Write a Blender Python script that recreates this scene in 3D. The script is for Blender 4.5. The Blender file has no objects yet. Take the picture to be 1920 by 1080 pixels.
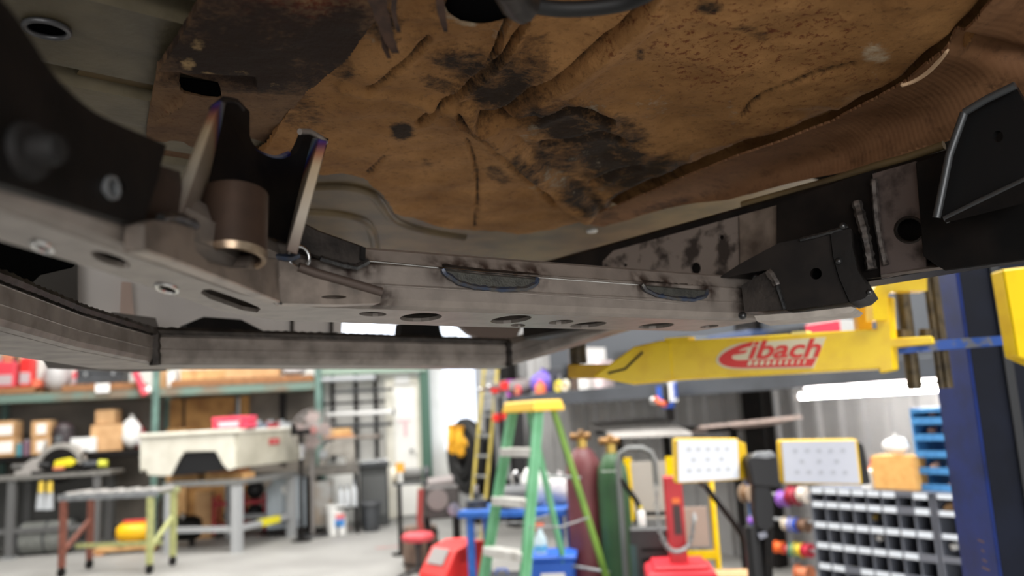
import bpy, bmesh, math, random
from mathutils import Vector as V, Matrix, noise
from mathutils.geometry import tessellate_polygon
random.seed(7)
S = bpy.context.scene
COL = S.collection
# ---------------------------------------------------------------- camera
FPX, CX, CY, H = 1500.0, 960.0, 540.0, 1.4
PIT, ROL = math.radians(9.2), 0.053
FW = V((0, math.cos(PIT), math.sin(PIT)))
_R0 = V((1, 0, 0)); _U0 = V((0, -math.sin(PIT), math.cos(PIT)))
RT = _R0 * math.cos(ROL) - _U0 * math.sin(ROL)
UP = _U0 * math.cos(ROL) + _R0 * math.sin(ROL)
EYE = V((0, 0, H))
cd = bpy.data.cameras.new('camera'); cam = bpy.data.objects.new('camera', cd); COL.objects.link(cam)
cam.matrix_world = Matrix(((RT.x, UP.x, -FW.x, 0), (RT.y, UP.y, -FW.y, 0), (RT.z, UP.z, -FW.z, H), (0, 0, 0, 1)))
cd.sensor_width = 36; cd.lens = 36 * FPX / 1920; cd.clip_start = 0.05; cd.clip_end = 100
cd.dof.use_dof = True; cd.dof.focus_distance = 1.12; cd.dof.aperture_fstop = 2.9
S.camera = cam
# ---------------------------------------------------------------- world, lights, exposure
S.view_settings.view_transform = 'Standard'; S.view_settings.look = 'None'
S.view_settings.gamma = 1; S.view_settings.use_curve_mapping = False
S.view_settings.exposure = 0.0
wd = bpy.data.worlds.new('world'); S.world = wd; wd.use_nodes = True
wd.node_tree.nodes['Background'].inputs[0].default_value = (0.93, 0.97, 1.0, 1)
wd.node_tree.nodes['Background'].inputs[1].default_value = 0.32
def area(name, loc, size, power, rot=(0, 0, 0), col=(1, 0.97, 0.93)):
    l = bpy.data.lights.new(name, 'AREA'); l.shape = 'RECTANGLE'; l.size, l.size_y = size; l.energy = power; l.color = col
    o = bpy.data.objects.new(name, l); o.location = loc; o.rotation_euler = rot; COL.objects.link(o); return o
area('ceiling_light', (-4.5, 8.6, 4.6), (5, 3), 400)
area('ceiling_light', (-0.8, 8.0, 4.6), (4, 3), 250)
area('ceiling_light', (0.8, 5.0, 4.6), (3, 2), 290)
area('ceiling_light', (3.6, 1.2, 4.6), (2.5, 3), 400)  # unseen lamp added to brighten the yellow arm and the right side
area('ceiling_light', (-5.0, 4.0, 4.6), (3, 4), 120)
# unseen fill light added behind the camera to brighten the front faces
area('rear_fill_light', (0.6, -6.5, 2.0), (6.0, 3.2), 420, (math.radians(90), 0, 0), (1, 0.98, 0.96))
# ---------------------------------------------------------------- pixel helpers (pixels of the 1920x1080 photograph to world points)
def ray(x, y): return FW + RT * ((x - CX) / FPX) - UP * ((y - CY) / FPX)
def onp(x, y, n, c):
    d = ray(x, y); n = V(n); return EYE + d * ((c - n.dot(EYE)) / n.dot(d))
def atY(x, y, Y): return onp(x, y, (0, 1, 0), Y)
def atz(x, y, z): return onp(x, y, (0, 0, 1), z)
def floorY(px, Y):
    k = (px - CX) / FPX; dz = -H
    X = (k * (FW.y * Y + FW.z * dz) - RT.y * Y - RT.z * dz) / RT.x
    return V((X, Y, 0))
E1 = V((.774, .633, 0)).normalized(); E2 = V((-.633, .774, 0)).normalized()   # truck axes: across, along
NR = V((.838, .545, 0)); DR = V((.545, -.838, 0)); RZR = math.atan2(-.838, .545)   # right wall: normal into the wall, direction to the right
NB = V((-.174, .985, 0)); DB = V((.985, .174, 0)); RZB = math.atan2(.174, .985)    # back wall
CR, CB = 6.0, 12.715
# ---------------------------------------------------------------- materials
def lin(c):
    return tuple((v / 255 / 12.92 if v / 255 <= .04045 else ((v / 255 + .055) / 1.055) ** 2.4) for v in c) + (1,)
MATS = {}
def M(name, c=None, c2=None, rough=.55, metal=0.0, scale=25, lo=.4, hi=.65, bump=0, bscale=80, emit=0, alpha=1, trans=0):
    if name in MATS: return MATS[name]
    m = bpy.data.materials.new(name); m.use_nodes = True; nt = m.node_tree; b = nt.nodes['Principled BSDF']
    b.inputs['Roughness'].default_value = rough; b.inputs['Metallic'].default_value = metal
    N = nt.nodes.new; L = nt.links.new
    if c2 or bump:
        tc = N('ShaderNodeTexCoord')
    if c2:
        nz = N('ShaderNodeTexNoise'); nz.inputs['Scale'].default_value = scale; nz.inputs['Detail'].default_value = 6
        L(tc.outputs['Object'], nz.inputs['Vector'])
        r = N('ShaderNodeValToRGB'); r.color_ramp.elements[0].position = lo; r.color_ramp.elements[1].position = hi
        r.color_ramp.elements[0].color = lin(c); r.color_ramp.elements[1].color = lin(c2)
        L(nz.outputs['Fac'], r.inputs[0]); L(r.outputs[0], b.inputs['Base Color'])
    else:
        b.inputs['Base Color'].default_value = lin(c)
    if bump:
        n2 = N('ShaderNodeTexNoise'); n2.inputs['Scale'].default_value = bscale; n2.inputs['Detail'].default_value = 4
        L(tc.outputs['Object'], n2.inputs['Vector'])
        bp = N('ShaderNodeBump'); bp.inputs['Strength'].default_value = bump; bp.inputs['Distance'].default_value = .01
        L(n2.outputs['Fac'], bp.inputs['Height']); L(bp.outputs[0], b.inputs['Normal'])
    if emit:
        b.inputs['Emission Color'].default_value = lin(c); b.inputs['Emission Strength'].default_value = emit
    if name in ('black_paint', 'cradle_black', 'void_black', 'rail_dark', 'tower_black', 'shell_dark', 'shade_navy'): b.inputs['Specular IOR Level'].default_value = 0 if name == 'void_black' else .22
    if trans: b.inputs['Transmission Weight'].default_value = trans
    MATS[name] = m; return m
# ---------------------------------------------------------------- mesh builder
def frame_of(d):
    d = d.normalized(); a = V((0, 0, 1)) if abs(d.z) < .9 else V((1, 0, 0))
    u = d.cross(a).normalized(); return u, u.cross(d).normalized()
ROOT = {}
class B:
    def __init__(s): s.v = []; s.f = []; s.sm = []
    def add(s, v, f, smooth=False):
        n = len(s.v); s.v += [V(p) for p in v]; s.f += [tuple(i + n for i in q) for q in f]; s.sm += [smooth] * len(f); return s
    def hexa(s, p): return s.add(p, [(3, 2, 1, 0), (4, 5, 6, 7), (0, 1, 5, 4), (1, 2, 6, 5), (2, 3, 7, 6), (3, 0, 4, 7)])
    def box(s, c, d, rz=0, m=None):
        x, y, z = d[0] / 2, d[1] / 2, d[2] / 2; r = m or Matrix.Rotation(rz, 3, 'Z')
        return s.hexa([V(c) + r @ V(q) for q in ((-x, -y, -z), (x, -y, -z), (x, y, -z), (-x, y, -z), (-x, -y, z), (x, -y, z), (x, y, z), (-x, y, z))])
    def bb(s, x0, x1, y0, y1, z0, z1): return s.box(((x0 + x1) / 2, (y0 + y1) / 2, (z0 + z1) / 2), (x1 - x0, y1 - y0, z1 - z0))
    def tube(s, path, r, n=8, closed=False, cap=True):
        path = [V(p) for p in path]; k = len(path); rs = r if isinstance(r, (list, tuple)) else [r] * k
        vs = []; pu = None
        for i, p in enumerate(path):
            a = path[(i - 1) % k] if (closed or i > 0) else path[i]; b_ = path[(i + 1) % k] if (closed or i < k - 1) else path[i]
            d = (b_ - a).normalized()
            if pu is None: u, w = frame_of(d)
            else:
                u = (pu - d * pu.dot(d))
                u = u.normalized() if u.length > 1e-6 else frame_of(d)[0]
                w = d.cross(u) * -1
            pu = u
            vs += [p + (u * math.cos(t) + w * math.sin(t)) * rs[i] for t in (2 * math.pi * j / n for j in range(n))]
        fs = []
        for i in range(k if closed else k - 1):
            a, b_ = i * n, ((i + 1) % k) * n
            fs += [(a + j, a + (j + 1) % n, b_ + (j + 1) % n, b_ + j) for j in range(n)]
        s.add(vs, fs, True)
        if cap and not closed:
            s.add(vs[:n], [tuple(range(n))[::-1]]); s.add(vs[-n:], [tuple(range(n))])
        return s
    def cyl(s, p0, p1, r0, r1=None, n=14): return s.tube([p0, p1], [r0, r0 if r1 is None else r1], n)
    def lathe(s, prof, c=(0, 0, 0), n=18, ax=None):
        c = V(c); R = Matrix.Identity(3) if ax is None else V((0, 0, 1)).rotation_difference(V(ax)).to_matrix()
        vs = [c + R @ V((r * math.cos(2 * math.pi * j / n), r * math.sin(2 * math.pi * j / n), z)) for r, z in prof for j in range(n)]
        fs = [(i * n + j, i * n + (j + 1) % n, (i + 1) * n + (j + 1) % n, (i + 1) * n + j) for i in range(len(prof) - 1) for j in range(n)]
        s.add(vs, fs, True)
        if prof[0][0] > 1e-4 and abs(prof[0][0] - prof[-1][0]) < 1e-5 and len(prof) > 3:   # closed ring: inner wall
            k = (len(prof) - 1) * n; return s.add(vs, [(k + j, k + (j + 1) % n, (j + 1) % n, j) for j in range(n)], True)
        if prof[0][0] > 1e-4: s.add(vs[:n], [tuple(range(n))[::-1]])
        if prof[-1][0] > 1e-4: s.add(vs[-n:], [tuple(range(n))])
        return s
    def ball(s, c, r, n=10, m=7):
        r = (r, r, r) if not isinstance(r, (tuple, list)) else r; c = V(c)
        vs = []; fs = []
        for i in range(m + 1):
            t = math.pi * i / m
            vs += [c + V((r[0] * math.sin(t) * math.cos(2 * math.pi * j / n), r[1] * math.sin(t) * math.sin(2 * math.pi * j / n), -r[2] * math.cos(t))) for j in range(n)]
        for i in range(m): fs += [(i * n + j, i * n + (j + 1) % n, (i + 1) * n + (j + 1) % n, (i + 1) * n + j) for j in range(n)]
        return s.add(vs, fs, True)
    def prism(s, poly, vec):
        poly = [V(p) for p in poly]; n = len(poly); vec = V(vec)
        t = tessellate_polygon([poly])
        vs = poly + [p + vec for p in poly]
        fs = [tuple(q) for q in t] + [tuple(i + n for i in q[::-1]) for q in t] + [(i, (i + 1) % n, (i + 1) % n + n, i + n) for i in range(n)]
        return s.add(vs, fs)
    def plate(s, outer, holes, vec):
        loops = [[V(p) for p in outer]] + [[V(p) for p in h] for h in holes]; vec = V(vec)
        t = tessellate_polygon(loops); flat = [p for l in loops for p in l]; n = len(flat)
        fs = [tuple(q) for q in t] + [tuple(i + n for i in q[::-1]) for q in t]; o = 0
        for l in loops:
            k = len(l); fs += [(o + i, o + (i + 1) % k, o + (i + 1) % k + n, o + i + n) for i in range(k)]; o += k
        return s.add(flat + [p + vec for p in flat], fs)
    def sweep(s, path, profs, closed_prof=False):
        # path points with a left-hand lateral offset; one (lateral, z) profile per point
        path = [V(p) for p in path]; k = len(path); m = len(profs[0]); vs = []
        for i, p in enumerate(path):
            d0 = (path[i] - path[i - 1]) if i else (path[1] - path[0]); d1 = (path[i + 1] - path[i]) if i < k - 1 else d0
            d0.z = d1.z = 0; d0.normalize(); d1.normalize(); n0 = V((-d0.y, d0.x, 0)); n1 = V((-d1.y, d1.x, 0))
            nn = (n0 + n1).normalized(); nn /= max(.3, nn.dot(n1))
            vs += [p + nn * o + V((0, 0, z)) for o, z in profs[i]]
        q = m if closed_prof else m - 1
        return s.add(vs, [(i * m + j, i * m + (j + 1) % m, (i + 1) * m + (j + 1) % m, (i + 1) * m + j) for i in range(k - 1) for j in range(q)])
    def build(s, name, mat, par=None, bevel=0, world=False, kind=None, label=None, seg=1, merge=False):
        me = bpy.data.meshes.new(name)
        vs = s.v
        if world and par is not None:
            inv = ROOT[par.name].inverted(); vs = [inv @ p for p in vs]
        me.from_pydata([tuple(p) for p in vs], [], s.f)
        me.polygons.foreach_set('use_smooth', s.sm)
        bm = bmesh.new(); bm.from_mesh(me)
        bmesh.ops.remove_doubles(bm, verts=bm.verts, dist=1e-5)
        bmesh.ops.recalc_face_normals(bm, faces=bm.faces)
        if bevel:
            ed = [e for e in bm.edges if len(e.link_faces) == 2 and e.calc_face_angle(0) > .6]
            bmesh.ops.bevel(bm, geom=ed, offset=bevel, segments=seg, affect='EDGES', profile=.5, clamp_overlap=True)
        bm.to_mesh(me); bm.free()
        if any(s.sm): me.set_sharp_from_angle(angle=.9)
        me.materials.append(mat)
        o = bpy.data.objects.new(name, me); COL.objects.link(o)
        if par is not None: o.parent = par; ROOT[o.name] = ROOT[par.name]
        else: ROOT[o.name] = Matrix.Identity(4)
        if kind: o['kind'] = kind
        if label: o['label'] = label
        return o
def T(name, label, cat, loc, rz=0, group=None):
    o = bpy.data.objects.new(name, None); COL.objects.link(o); o.empty_display_size = .05
    o.location = loc; o.rotation_euler = (0, 0, rz); o['label'] = label; o['category'] = cat
    if group: o['group'] = group
    ROOT[o.name] = Matrix.Translation(V(loc)) @ Matrix.Rotation(rz, 4, 'Z'); return o
def dup(root, loc, label=None, rz=None):
    r = root.copy(); COL.objects.link(r); r.location = loc
    if rz is not None: r.rotation_euler = (0, 0, rz)
    if label: r['label'] = label
    for ch in root.children:
        c = ch.copy(); COL.objects.link(c); c.parent = r
        for g in ch.children:
            d = g.copy(); COL.objects.link(d); d.parent = c
    return r
def dpart(o, off=None, par=None):
    c = o.copy(); COL.objects.link(c)
    if par is not None: c.parent = par
    if off is not None: c.location = V(off)
    return c
def weld(path, r, step=.006, n=6):
    pts = [V(p) for p in path]; out = []
    for a, b in zip(pts, pts[1:]):
        k = max(2, int((b - a).length / step)); out += [a.lerp(b, i / k) for i in range(k)]
    out.append(pts[-1]); rs = [r * (1 + .22 * (i % 2) + random.uniform(-.12, .12)) for i in range(len(out))]
    return B().tube(out, rs, n)
def ell(cx, cy, rx, ry, rot=0, n=16):
    c, s_ = math.cos(rot), math.sin(rot)
    return [(cx + rx * math.cos(t) * c - ry * math.sin(t) * s_, cy + rx * math.cos(t) * s_ + ry * math.sin(t) * c) for t in (2 * math.pi * i / n for i in range(n))]
# ---------------------------------------------------------------- palette
steel = M('bare_steel', (146, 136, 128), (132, 123, 116), rough=.45, metal=.35, scale=30, bump=.05, bscale=300)
steel_lt = M('ground_steel', (150, 141, 134), (134, 126, 119), rough=.42, metal=.35, scale=40, bump=.04, bscale=400)
mill = M('mill_scale_steel', (66, 60, 56), (44, 40, 38), rough=.4, metal=.6, scale=30, bump=.06, bscale=200)
black = M('black_paint', (15, 14, 14), (26, 22, 20), rough=.5, metal=.1, scale=20, bump=.05)
weldm = M('weld_metal', (88, 88, 88), (60, 60, 62), rough=.32, metal=.8, scale=200)
rubber = M('black_rubber', (20, 20, 21), rough=.6)
chrome = M('bright_metal', (200, 200, 200), rough=.25, metal=1)
galv = M('galvanized_metal', (165, 168, 170), (140, 143, 146), rough=.45, metal=.6, scale=15)
yellow = M('lift_yellow', (255, 216, 0), (240, 194, 0), rough=.36, scale=14, lo=.45, hi=.75, bump=.03)
blue = M('lift_blue', (10, 40, 112), (8, 30, 86), rough=.4, scale=10)
red = M('red_paint', (214, 42, 40), rough=.4)
redp = M('faded_red', (226, 84, 96), rough=.5)
white = M('white_plastic', (232, 232, 230), rough=.5)
dkgrey = M('dark_grey_paint', (62, 65, 69), (50, 52, 55), rough=.5, scale=6)
grey = M('grey_paint', (128, 134, 140), rough=.45)
blackp = M('black_plastic', (26, 26, 28), rough=.45)
card = M('cardboard', (200, 160, 116), (184, 144, 100), rough=.8, scale=8)
cardw = M('carton_label', (238, 234, 228), rough=.6)
wood = M('pine_wood', (206, 164, 110), (178, 134, 84), rough=.7, scale=12)
ply = M('plywood', (172, 128, 72), (140, 98, 52), rough=.7, scale=5)
rackg = M('rack_green', (98, 128, 119), (84, 110, 103), rough=.5, scale=8)
ltgrey = M('light_grey_paint', (186, 190, 194), rough=.45)
cream = M('cream_paint', (224, 221, 208), (212, 208, 194), rough=.45, scale=6)
# ================================================================ setting
def struct(o): o['kind'] = 'structure'; return o
conc = M('concrete', (150, 149, 146), (128, 127, 124), rough=.6, scale=1.3, lo=.35, hi=.7, bump=.03, bscale=30)
cor = DB * 0 + V((-1.13, 12.71, 0))
def lineint(c1, c2):   # corner of back wall (NB, c1) and right wall (NR, c2)
    det = NB.x * NR.y - NB.y * NR.x
    return V(((c1 * NR.y - c2 * NB.y) / det, (NB.x * c2 - NR.x * c1) / det, 0))
PC = lineint(CB, CR)
floor = struct(B().bb(-14, 14, -8, 15, -.1, 0).build('floor', conc))
def corr(p0, d, L, z0, z1, n, per=.22, dep=.035):
    b = B(); k = int(L / per); prof = []
    for i in range(k):
        for t, o in ((0, 0), (.5, 0), (.62, -dep), (.88, -dep)): prof.append(p0 + d * ((i + t) * per) + n * o)
    m = len(prof); b.add([q + V((0, 0, z0)) for q in prof] + [q + V((0, 0, z1)) for q in prof], [(i, i + 1, i + 1 + m, i + m) for i in range(m - 1)])
    q = [p0 + n * .08, p0 + d * L + n * .08, p0 + d * L + n * .16, p0 + n * .16]
    b.hexa([x + V((0, 0, z0)) for x in q] + [x + V((0, 0, z1)) for x in q]); return b
wgrey = M('wall_sheet_grey', (170, 170, 170), (158, 158, 158), rough=.5, metal=.1, scale=3)
wwhite = M('wall_white', (228, 228, 224), (214, 213, 208), rough=.7, scale=2)
struct(corr(PC, DR, 16, 0, 5, NR).build('wall_right', wgrey))
b = B(); q = [PC - DB * 14, PC + DB * .3, PC + DB * .3 + NB * .2, PC - DB * 14 + NB * .2]
b.hexa([x for x in q] + [x + V((0, 0, 5)) for x in q]); struct(b.build('wall_back', wwhite))
struct(B().bb(-14, 14, -8, 15, 5, 5.15).build('ceiling', M('ceiling_white', (205, 205, 203), rough=.8)))
# daylight panel in the right wall near the corner, and two high clear panels in the back wall
day = M('daylight_panel', (232, 240, 255), rough=.6, emit=1.0)
def inwall(n, c, px0, px1, z0, z1): return onp(px0, 800, n, c), onp(px1, 800, n, c), z0, z1
def panel(name, n, c, px0, px1, z0, z1, ridges):
    a, e = onp(px0, 780, n, c), onp(px1, 780, n, c); a.z = e.z = 0; d = (e - a).normalized(); L = (e - a).length
    o = struct(corr(a, d, L, z0, z1, n, per=L / max(1, ridges), dep=.03).build(name, day)); return a, e, d, L
panel('window_1', NR, CR - .05, 822, 898, .95, 3.2, 6)
for i, (x0, x1) in enumerate(((640, 752), (826, 940))):
    a, e, d, L = panel('window_%d' % (i + 2), NB if i == 0 else NR, (CB if i == 0 else CR) - .06, x0, x1, 2.55, 3.3, 4)
    fr = B()
    for z in (2.52, 3.3): fr.box((a + e) / 2 + V((0, 0, z)), (L + .1, .06, .06), RZB if i == 0 else RZR)
    struct(fr.build('trim_%d' % (i + 1), ltgrey))
# door in the back wall
def bw(px, py, c=CB): return onp(px, py, NB, c)
dl, dr_ = bw(733, 800, CB - .06), bw(787, 800, CB - .06); dl.z = dr_.z = 0; dw = (dr_ - dl).length
door = struct(B().bb(.05, dw - .05, -.02, .03, 0.02, 2.0).build('door_1', M('door_white', (238, 237, 232), rough=.5), None, bevel=.004))
door.location = dl; door.rotation_euler = (0, 0, RZB); ROOT['door_1'] = Matrix.Translation(dl) @ Matrix.Rotation(RZB, 4, 'Z')
f_ = B(); f_.bb(-.08, .05, -.06, .06, 0, 2.1); f_.bb(dw - .05, dw + .08, -.06, .06, 0, 2.1); f_.bb(.05, dw - .05, -.06, .06, 2.0, 2.1); f_.build('door_frame', cream, door, bevel=.006)
B().cyl((dw - .14, -.02, 1.0), (dw - .14, -.09, 1.0), .025).ball((dw - .14, -.1, 1.0), .035).build('door_handle', chrome, door)
nb_ = B(); nb_.bb(dw * .5 - .11, dw * .5 + .11, -.024, -.02, 1.42, 1.46); nb_.bb(dw * .5 - .03, dw * .5 + .03, -.024, -.02, 1.2, 1.42); nb_.build('door_notice', M('faint_pink', (228, 196, 200)), door)
gc = bw(799, 800, CB - .18); gc.z = 0
struct(B().bb(-.07, .07, -.09, .09, 0, 3.3).build('column_green', M('column_green_paint', (66, 100, 84), rough=.5), None, bevel=.006)).location = gc
# green header beam above the door and rack
hb = B(); p, q = bw(596, 745, CB - .25), bw(800, 700, CB - .25); p.z = q.z = 2.25
hb.box((p + q) / 2, ((q - p).length, .12, .14), RZB); struct(hb.build('trim_3', M('pale_green_paint', (150, 172, 156), rough=.5)))
# red paint line on the floor
rl = B(); rl.box(floorY(570, 11.4) + V((0, 0, .002)), (1.3, .06, .002), RZB); rl.box(floorY(745, 9.6) + V((0, 0, .002)), (.5, .05, .002), RZB)
rl.build('floor_marking', M('floor_red', (190, 96, 90), (168, 130, 124), scale=9), floor)

# ================================================================ truck on the lift
truck = T('truck_underbody', 'raised truck underbody with bare steel crossmembers and rusty brown floor pan', 'vehicle', E1 * .8 + E2 * .8 + V((0, 0, 1.9)))
def W(b, name, mat, par=truck, **k): return b.build(name, mat, par, world=True, **k)
def ab(a, b_, z): return E1 * a + E2 * b_ + V((0, 0, z))
def inpoly(x, y, P):
    c = False; j = len(P) - 1
    for i in range(len(P)):
        if (P[i][1] > y) != (P[j][1] > y) and x < (P[j][0] - P[i][0]) * (y - P[i][1]) / (P[j][1] - P[i][1]) + P[i][0]: c = not c
        j = i
    return c
def segd(x, y, a, b_):
    dx, dy = b_[0] - a[0], b_[1] - a[1]; l = dx * dx + dy * dy
    t = 0 if l == 0 else max(0, min(1, ((x - a[0]) * dx + (y - a[1]) * dy) / l))
    qx, qy = a[0] + t * dx, a[1] + t * dy; return math.hypot(x - qx, y - qy), qx, qy
def polyd(x, y, P, closed=False):
    n = len(P); return min((segd(x, y, P[i], P[(i + 1) % n]) for i in range(n if closed else n - 1)), key=lambda t: t[0])
def cr(P, k=6):   # smooth a polyline
    out = []
    for i in range(len(P) - 1):
        p0, p1, p2, p3 = P[max(0, i - 1)], P[i], P[i + 1], P[min(len(P) - 1, i + 2)]
        for j in range(k):
            t = j / k
            out.append(tuple(.5 * (2 * p1[m] + (p2[m] - p0[m]) * t + (2 * p0[m] - 5 * p1[m] + 4 * p2[m] - p3[m]) * t * t + (3 * p1[m] - p0[m] - 3 * p2[m] + p3[m]) * t ** 3) for m in range(len(p1))))
    return out + [tuple(P[-1])]
def sheet(name, mat, poly, hole, step, posf, attrf=None, skirt=.012, par=truck):
    xs = [p[0] for p in poly]; ys = [p[1] for p in poly]
    nx = int((max(xs) - min(xs)) / step) + 3; ny = int((max(ys) - min(ys)) / step) + 3; x0, y0 = min(xs) - step, min(ys) - step
    ins = {}; loops = [poly] + ([hole] if hole else [])
    for j in range(ny):
        for i in range(nx):
            x, y = x0 + i * step, y0 + j * step
            ins[i, j] = inpoly(x, y, poly) and not (hole and inpoly(x, y, hole))
    idx = {}; vs = []; px = []; fs = []
    def vid(i, j):
        if (i, j) not in idx:
            x, y = x0 + i * step, y0 + j * step
            if not ins[i, j]: _, x, y = min((polyd(x, y, l, True) for l in loops), key=lambda t: t[0])
            idx[i, j] = len(vs); px.append((x, y)); vs.append(posf(x, y))
        return idx[i, j]
    for j in range(ny - 1):
        for i in range(nx - 1):
            q = ((i, j), (i, j + 1), (i + 1, j + 1), (i + 1, j))
            if sum(ins[k] for k in q) >= 2: fs.append(tuple(vid(*k) for k in q))
    ec = {}
    for f in fs:
        for a, b_ in zip(f, f[1:] + f[:1]): ec[min(a, b_), max(a, b_)] = ec.get((min(a, b_), max(a, b_)), 0) + 1
    bd = [e for e, c in ec.items() if c == 1]; m = {}
    for e in bd:
        for v in e:
            if v not in m: m[v] = len(vs); vs.append(vs[v] + V((0, 0, skirt))); px.append(px[v])
    fs += [(a, b_, m[b_], m[a]) for a, b_ in bd]
    me = bpy.data.meshes.new(name); inv = ROOT[par.name].inverted()
    me.from_pydata([tuple(inv @ v) for v in vs], [], fs); me.polygons.foreach_set('use_smooth', [True] * len(fs))
    me.set_sharp_from_angle(angle=1.0)
    if attrf:
        at = me.attributes.new('stain_shade', 'FLOAT_COLOR', 'POINT'); dat = []
        for x, y in px: dat += list(attrf(x, y)) + [1.0]
        at.data.foreach_set('color', dat)
    me.materials.append(mat); o = bpy.data.objects.new(name, me); COL.objects.link(o); o.parent = par; ROOT[o.name] = ROOT[par.name]; return o
def stained(name, c1, c2, dark, pale, rust, rough=.78, fine=90, bump=.75, spec=.2):
    m = bpy.data.materials.new(name); m.use_nodes = True; nt = m.node_tree; N = nt.nodes.new; L = nt.links.new; b = nt.nodes['Principled BSDF']
    b.inputs['Roughness'].default_value = rough; b.inputs['Specular IOR Level'].default_value = spec
    tc = N('ShaderNodeTexCoord')
    def nz(s, d=6, r=.6):
        n = N('ShaderNodeTexNoise'); n.inputs['Scale'].default_value = s; n.inputs['Detail'].default_value = d; n.inputs['Roughness'].default_value = r
        L(tc.outputs['Object'], n.inputs['Vector']); return n.outputs['Fac']
    def mr(v, a, b_):
        n = N('ShaderNodeMapRange'); n.inputs[1].default_value = a; n.inputs[2].default_value = b_; L(v, n.inputs[0]); return n.outputs[0]
    def mt(op, a, b_):
        n = N('ShaderNodeMath'); n.operation = op; n.use_clamp = op != 'ADD'
        for k, v in ((0, a), (1, b_)):
            if isinstance(v, float): n.inputs[k].default_value = v
            else: L(v, n.inputs[k])
        return n.outputs[0]
    def mix(f, a, c):
        n = N('ShaderNodeMix'); n.data_type = 'RGBA'; L(f, n.inputs[0])
        if isinstance(a, tuple): n.inputs[6].default_value = lin(a)
        else: L(a, n.inputs[6])
        n.inputs[7].default_value = lin(c); return n.outputs[2]
    at = N('ShaderNodeAttribute'); at.attribute_name = 'stain_shade'; sp = N('ShaderNodeSeparateColor'); L(at.outputs['Color'], sp.inputs[0])
    big, mid, fin = nz(7, 7, .65), nz(28, 6, .7), nz(fine, 6, .75)
    col = mix(mr(big, .38, .66), c1, c2)
    col = mix(mt('MULTIPLY', mr(fin, .52, .72), .55), col, dark)                       # fine grime
    col = mix(mt('MULTIPLY', mr(mt('ADD', fin, mt('MULTIPLY', sp.outputs[2], .2)), .68, .74), mt('MULTIPLY', sp.outputs[2], 1.0)), col, rust)
    jit = mt('ADD', mt('MULTIPLY', mid, 1.5), mt('MULTIPLY', fin, .9))          # ragged breakup
    dk = mr(mt('ADD', sp.outputs[0], mt('ADD', jit, -1.2)), .28, .95)
    col = mix(mt('MULTIPLY', dk, .94), col, dark)
    pl = mr(mt('ADD', sp.outputs[1], mt('ADD', jit, -1.2)), .5, .95)
    col = mix(mt('MULTIPLY', pl, .75), col, pale)
    L(col, b.inputs['Base Color'])
    bp = N('ShaderNodeBump'); bp.inputs['Strength'].default_value = bump; bp.inputs['Distance'].default_value = .006
    L(mt('ADD', mid, mt('MULTIPLY', fin, .5)), bp.inputs['Height']); L(bp.outputs[0], b.inputs['Normal']); return m
def blobs(lst):
    def f(x, y):
        s = 0
        for cx, cy, rx, ry, rot, k in lst:
            dx, dy = x - cx, y - cy; c, s_ = math.cos(rot), math.sin(rot); u, v = (dx * c + dy * s_) / rx, (-dx * s_ + dy * c) / ry
            s = max(s, k * max(0, min(1, 1.6 - 1.1 * math.hypot(u, v))))
        return s
    return f
# --- brown insulated tunnel floor
BROWN = [(725, -250), (722, 0), (640, 105), (560, 172), (515, 250), (440, 330), (575, 322), (640, 322), (682, 331), (712, 352), (740, 395), (800, 415), (870, 428), (970, 437), (1030, 430), (1090, 412), (1150, 392), (1170, 392), (1288, 341), (1408, 295), (1568, 242), (1650, 198), (1712, 162), (1760, 120), (1806, 84), (1872, 6), (2006, -250)]
CREASE = [(cr([(1230, -40), (1205, 5), (1150, 58), (1060, 128), (1000, 165), (940, 204), (900, 209)]), 13, .016), (cr([(987, 33), (960, 75), (933, 107), (890, 150), (840, 180), (785, 222)]), 8, .010),
          (cr([(953, 20), (940, 55), (927, 90), (905, 125), (862, 165)]), 7, .008), (cr([(803, 63), (770, 100), (740, 123), (715, 142), (690, 157)]), 8, .006),
          (cr([(860, 205), (905, 245), (930, 268), (985, 320), (1040, 372)]), 10, .012), (cr([(905, 212), (985, 216), (1030, 206), (1065, 193), (1110, 208), (1145, 222)]), 9, .012),
          (cr([(1390, 208), (1420, 180), (1450, 162), (1520, 135), (1600, 114)]), 7, .006), (cr([(1015, 262), (1080, 258), (1130, 246), (1170, 262)]), 8, .008), (cr([(875, 255), (890, 300), (895, 350), (890, 420)]), 6, .005),
          (cr([(690, 320), (705, 305), (720, 285)]), 6, .004), (cr([(640, 160), (700, 170), (780, 185), (850, 200)]), 12, -.006), (cr([(1560, 210), (1480, 238), (1420, 258), (1300, 290)]), 10, .006), (cr([(1110, 340), (1160, 318), (1200, 306)]), 8, .008)]
RIB = [(cr([(872, 208), (930, 250), (1010, 320), (1060, 362), (1100, 392)]), 22, -.018), (cr([(1235, 22), (1165, 80), (1080, 148), (1015, 190)]), 16, -.008)]
SEAM = [(1150, 386), (1165, 378), (1280, 327), (1400, 281), (1560, 227), (1640, 182), (1700, 147), (1745, 106), (1790, 72), (1855, 0), (1990, -250)]
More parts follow.
